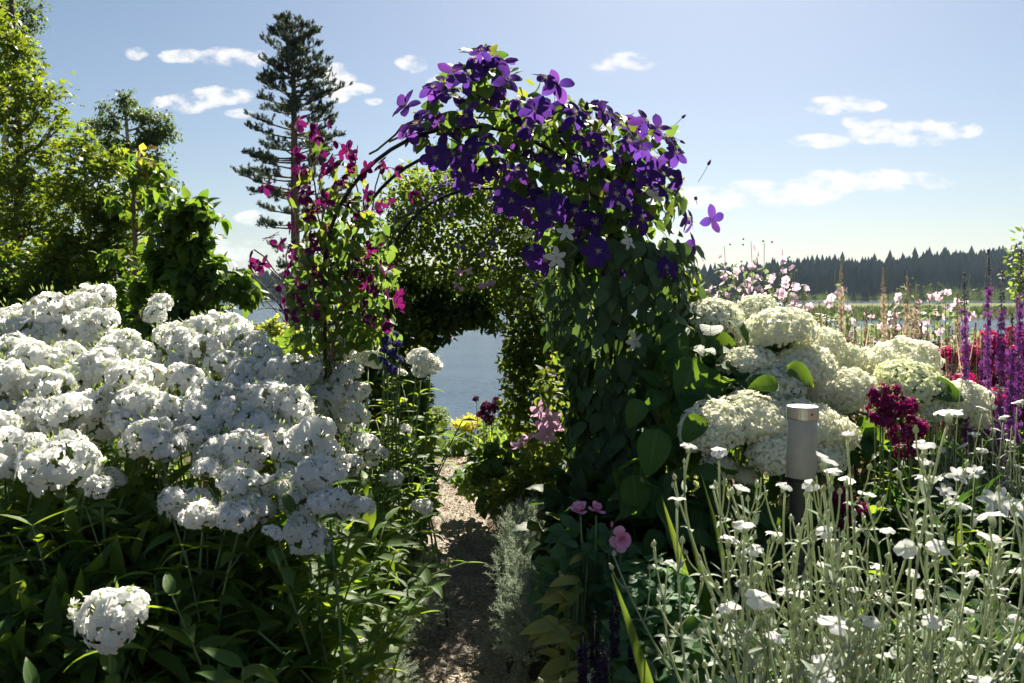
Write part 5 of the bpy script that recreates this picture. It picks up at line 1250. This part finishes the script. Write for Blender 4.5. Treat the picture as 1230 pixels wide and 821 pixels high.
# grey cushions along the path
M['curry_stem'] = leafmat('curry_plant_stem', (.22,.26,.19), (.3,.34,.26), (.2,.25,.15), transl=.1, rough=.9, bump=0)
def cushion(label, blobs, n, L=.075, mat='curry', kindleaf=9):
    b = P(blobs[0][0], 400, blobs[0][4])*[1, 1, 0]; b[2] = gz(b[0], b[1]); t = thing('curry_plant', label, 'plant', b, 'silver grey cushions edging the path')
    p, o = blob_pts(blobs, n, .13); p[:, 2] = np.maximum(p[:, 2], gz(b[0], b[1]) + .01); d = norm(rdir(n)*.7 + o*.3 + [0, 0, .75])
    sprig = [tube(np.array([[0, 0, 0], [0, .5, .02], [0, 1, 0.]]), [.012, .009, .004], 3)]
    tt = np.linspace(.15, 1, kindleaf*2); a = np.arange(kindleaf*2)*2.4; dirs = np.stack([np.cos(a)*.8, np.full(len(a), .75), np.sin(a)*.8], -1)
    lv = scatter(leaf_t(1, .10, pr_blade, 1, 0, 0), np.stack([tt*0, tt, tt*0], -1), basis(norm(dirs), rdir(len(a))), .26)
    s = L*RNG.uniform(.6, 1.2, n); B = basis(d, rdir(n))
    part('stem', scatter(sprig[0], p, B, s), M['curry_stem'], t, kind='stuff'); part('foliage', scatter(lv, p, B, s), M[mat], t, kind='stuff')
cushion('large silver grey cushion right of the path below the arch leg', [(640,650,40,38,3.2,.2),(625,690,30,34,3.0,.18),(655,690,42,40,3.0,.2),(632,640,26,26,3.4,.18)], 1900, .06)
cushion('front silver grey cushion right of the path bottom', [(634,740,32,38,2.7,.16),(645,720,36,34,2.75,.18),(628,772,20,22,2.65,.12)], 1500, .055)
cushion('silver grey cushion left of the path under the leafy phlox', [(505,690,18,30,3.3,.15),(495,720,20,26,3.1,.15),(512,730,15,22,3.0,.12),(490,750,22,22,2.95,.14)], 700, .055)
cushion('sprawling grey tufts on the path edge at the bottom left', [(468,780,22,18,2.75,.12),(455,810,28,16,2.6,.12),(485,755,14,14,2.85,.08),(470,818,24,12,2.55,.1)], 650, .05)
# leafy underplanting by the path
def leafy(name, label, blobs, n, vs, mat, sz, singles=40, up=(0, 0, 1), depth=.18, stems=12, group=None, cat='plant'):
    b = P(blobs[0][0], 400, blobs[0][4])*[1, 1, 0]; b[2] = gz(b[0], b[1]); t = thing(name, label, cat, b, group)
    p, o = blob_pts(blobs, n, depth); p[:, 2] = np.maximum(p[:, 2], ground_h(p[:, 0], p[:, 1]) + .02); d = norm(o*.5 + rdir(n)*.8 + [0, 0, .1])
    part('stem', [(tube(curve(b + RNG.normal(size=3)*[.05, .05, 0], p[RNG.integers(n)], (0, 0, .02), 5), .003, 4), 0) for _ in range(stems)], M['greenstem'], t, kind='stuff')
    foliage(t, vs, M[mat], p, basis(d, rdir(n)*.5 + np.array(up)), sz*RNG.uniform(.6, 1.2, n), singles)
    return t
leafy('shade_plant', 'dark drooping leafy mound right of the path below the far arch leg', [(600,560,40,26,4.6),(570,575,26,18,4.8),(620,580,36,26,4.4),(640,600,40,26,4.1),(595,600,20,14,4.3)], 1100, V_['rose'], 'clem_leaf', .07, 60)
leafy('leafy_perennial', 'sunlit leafy perennial between far arch leg and grey cushion', [(640,590,36,24,3.8),(660,620,36,22,3.6),(610,600,24,20,3.9),(680,590,30,40,3.6)], 800, V_['vit'], 'clem_leaf_y', .06, 60)
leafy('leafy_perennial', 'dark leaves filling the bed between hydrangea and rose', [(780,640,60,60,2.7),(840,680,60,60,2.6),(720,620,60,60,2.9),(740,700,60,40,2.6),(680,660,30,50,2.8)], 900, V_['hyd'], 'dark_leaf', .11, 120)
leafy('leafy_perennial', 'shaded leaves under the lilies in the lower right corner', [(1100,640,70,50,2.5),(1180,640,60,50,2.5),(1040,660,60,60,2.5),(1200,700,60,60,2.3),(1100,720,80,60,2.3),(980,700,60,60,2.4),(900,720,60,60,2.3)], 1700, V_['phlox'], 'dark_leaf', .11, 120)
leafy('leafy_perennial', 'mixed stems and leaves behind the campion thicket at right', [(1180,560,60,40,3.2),(1120,580,60,40,3.2),(1210,500,40,40,3.6),(1060,570,40,50,3.0)], 1500, V_['phlox'], 'grey_leaf', .07, 0)
leafy('leafy_perennial', 'leafy clump under the middle of the phlox near the path bend', [(455,600,36,40,3.6),(480,560,26,36,3.8),(500,600,20,30,3.7),(470,640,36,30,3.4),(470,660,20,22,3.3)], 1500, V_['vit'], 'phlox_leaf', .07, 60)
leafy('leafy_perennial', 'leafy clump left of the path before the far arch foot', [(500,530,24,30,4.8),(485,500,22,36,4.8),(505,570,18,22,4.4),(470,540,30,40,4.4)], 1500, V_['vit'], 'phlox_leaf', .07, 40)
leafy('leafy_perennial', 'green mass behind the white phlox and below the dogwood', [(200,430,70,40,4.2),(300,440,60,26,4.4),(100,430,90,40,4.2),(380,430,50,36,4.0),(20,430,60,50,4.3),(350,470,60,40,3.8)], 2600, V_['dog'], 'phlox_leaf', .09, 60, depth=.35)
leafy('leafy_perennial', 'green understory behind the hydrangeas and mallows', [(870,390,60,26,4.4),(960,400,60,22,4.4),(1060,420,70,26,4.4),(1160,430,70,26,4.4),(900,430,60,30,4.4)], 3600, V_['vit'], 'grey_leaf', .055, 0, depth=.3)
leafy('dark_shrub', 'dark shrub filling the gap behind the right arch column', [(690,450,30,70,4.4),(700,560,36,60,4.2),(740,480,50,70,4.3),(790,440,36,60,4.0),(800,370,26,40,4.0),(790,540,40,60,3.8)], 3600, V_['vit'], 'clem_leaf', .065, 60, depth=.25)
t = thing('straw_grass', 'dry straw stems standing between the seed spikes and the domes', 'grass', P(1050, 400, 3.6)*[1, 1, 0])
n = 420; tp = np.stack([RNG.uniform(945, 1175, n), RNG.uniform(385, 470, n), RNG.uniform(3.3, 4.1, n)], -1); tp = np.array([P(*q) for q in tp]); bs = tp*[1, 1, 0] + RNG.normal(size=(n, 3))*[.05, .05, 0]
part('blades', scatter(leaf_t(1, .010, pr_blade, 3, .2, -.1), bs, basis(norm(tp-bs), rdir(n)), np.linalg.norm(tp-bs, axis=1)), M['seed'], t, kind='stuff')
leafy('climbing_shrub', 'sunlit twiggy leaves between arch column and hydrangea', [(820,350,20,24,3.5),(810,390,24,30,3.4),(838,372,18,16,3.5),(800,330,20,26,3.5)], 420, V_['clemy'], 'clem_leaf_y', .05, 80)
leafy('leafy_phlox', 'shaded mass of lance leaves filling the front left of the bed', [(60,660,110,50,2.25),(200,680,90,50,2.25),(320,690,80,50,2.3),(40,760,110,60,2.0),(200,770,110,60,2.05),(340,770,80,60,2.15),(400,720,40,50,2.4),(120,620,110,30,2.4),(420,650,50,40,2.7)], 3600, V_['phlox'], 'phlox_leaf', .13, 260, up=(0,-.3,1), depth=.22, stems=60, group='leafy phlox clumps without large heads')
leafy('leafy_perennial', 'dark leafy tangle at the foot of the arch left posts behind the blue delphinium', [(455,430,28,34,4.6,.2),(490,430,22,40,4.9,.2),(470,480,30,40,4.4,.2),(500,480,16,36,4.9,.15),(440,380,20,26,4.8,.2),(420,440,24,30,4.4,.2)], 3000, V_['vit'], 'clem_leaf', .055, 40)
# end of the path
b = P(548, 400, 7.0)*[1, 1, 0]; b[2] = gz(b[0], b[1])
BL = variants(lambda r: leaf_t(1, .5, pr_round, 8, .15, -.7, .1, 0, r), 3, 'big_round_leaf', [M['big_leaf']])
t = thing('butterbur', 'lime green broad leaved plant glowing at the end of the path', 'plant', b)
for x, y in [(538,522),(552,520),(560,528),(545,530),(530,520),(556,512),(566,522),(540,508)]:
    c = P(x, y, 7.0 + RNG.normal()*.1); part('stem', tube(curve(b, c, (0, 0, 0), 4), .006, 5), M['greenstem'], t)
    link('leaf', BL[int(RNG.integers(3))][0], t, mat4(c, basis(norm(rdir(1)*[1, .6, .3]), np.array([[0, -.5, 1.]]))[0], .16))
leafy('yellow_flower_clump', 'yellow flowering clump at the path end before the water', [(566,508,12,9,7.3,.2),(555,512,12,8,7.3,.2)], 380, V_['vit'], 'yellow', .045, 0)
leafy('path_end_shrub', 'low shrub tangle where the path drops to the shore', [(545,545,26,14,7.2,.3),(520,550,20,14,7.0,.3),(575,540,26,14,7.2,.3),(510,540,14,14,6.8,.3),(590,520,16,14,6.9,.3)], 1500, V_['vit'], 'phlox_leaf', .06, 0)
leafy('juniper', 'grey green feathery bush left of the lime leaves', [(528,503,10,13,7.4,.2),(522,512,10,10,7.4,.2)], 900, V_['vit'], 'grey_leaf', .04, 0)
# bank vegetation so the slope is green
leafy('bank_bush', 'green bushes on the left bank below the maples', [(0,380,80,50,7.5,.6),(100,390,80,40,7.2,.6),(200,400,60,36,7,.6),(290,430,60,26,8,.6),(60,340,60,40,8,.6),(390,430,30,30,8,.5)], 9000, V_['dog'], 'dogwood', .095, 0, depth=.6, stems=30, cat='bush')
leafy('bank_bush', 'low green bank growth behind the seed spikes on the right', [(850,420,60,26,7.5,.6),(960,440,70,22,7.5,.6),(1080,450,80,20,7.5,.6),(1200,450,60,22,7.5,.6),(740,430,60,30,7,.5)], 6500, V_['vit'], 'grey_leaf', .08, 0, depth=.6, stems=30, cat='bush')
leafy('border_perennial', 'leafy border clump continuing past the right edge of the view', [(1330,520,50,60,3.2,.3),(1290,600,40,60,2.9,.3),(1400,560,60,60,3.4,.3),(1360,650,60,60,2.8,.3),(1270,470,30,40,3.6,.3)], 2600, V_['phlox'], 'phlox_leaf', .10, 20, stems=40)
leafy('border_perennial', 'leafy border clump continuing past the left edge of the view', [(-110,560,50,60,2.6,.3),(-120,660,60,60,2.4,.3),(-90,480,50,50,3.2,.3),(-200,560,60,80,3.0,.3)], 2400, V_['phlox'], 'phlox_leaf', .11, 20, stems=40)
# rough grass over the soil of both beds and the bank
n = 60000; y = 1.0 + 25*RNG.random(n)**1.3; x = RNG.uniform(-.85, .85, n)*(y + 2); q = np.abs(x - path_x(y)) > .24 + .05*RNG.random(n)
x, y = x[q], y[q]; n = len(x); z = ground_h(x, y)
structure('rough_grass', scatter(leaf_t(1, .05, pr_blade, 3, .2, -.9), np.stack([x, y, z], -1), basis(norm(rdir(n)*[.4, .4, .1] + [0, 0, 1]), rdir(n)), RNG.uniform(.06, .17, n)*np.where(y > 6, 2.4, 1)), M['grass'], 'stuff')
# ------------------------------------------------------------------ haze over the lake
def haze():
    m = bpy.data.materials.new('thin_summer_haze'); m.use_nodes = True; t = NT(m.node_tree)
    v = t.n('ShaderNodeVolumePrincipled'); v.inputs['Color'].default_value = (.62, .82, 1, 1); v.inputs['Density'].default_value = HAZE
    v.inputs['Anisotropy'].default_value = .0
    o = t.n('ShaderNodeOutputMaterial'); t.l(v.outputs[0], o.inputs['Volume'])
    x0, x1, y0, y1, z0, z1 = -2400, 2400, -60, 3400, -9.5, 90
    V = [(x, y, z) for x in (x0, x1) for y in (y0, y1) for z in (z0, z1)]
    F = [(0,1,3),(0,3,2),(4,6,7),(4,7,5),(0,4,5),(0,5,1),(2,3,7),(2,7,6),(0,2,6),(0,6,4),(1,5,7),(1,7,3)]
    structure('haze', T(V, F), m, 'stuff', smooth=False)
HAZE = .00012
haze()
print('objects', len(bpy.data.objects), 'size', sum(len(m.polygons) for m in bpy.data.meshes))
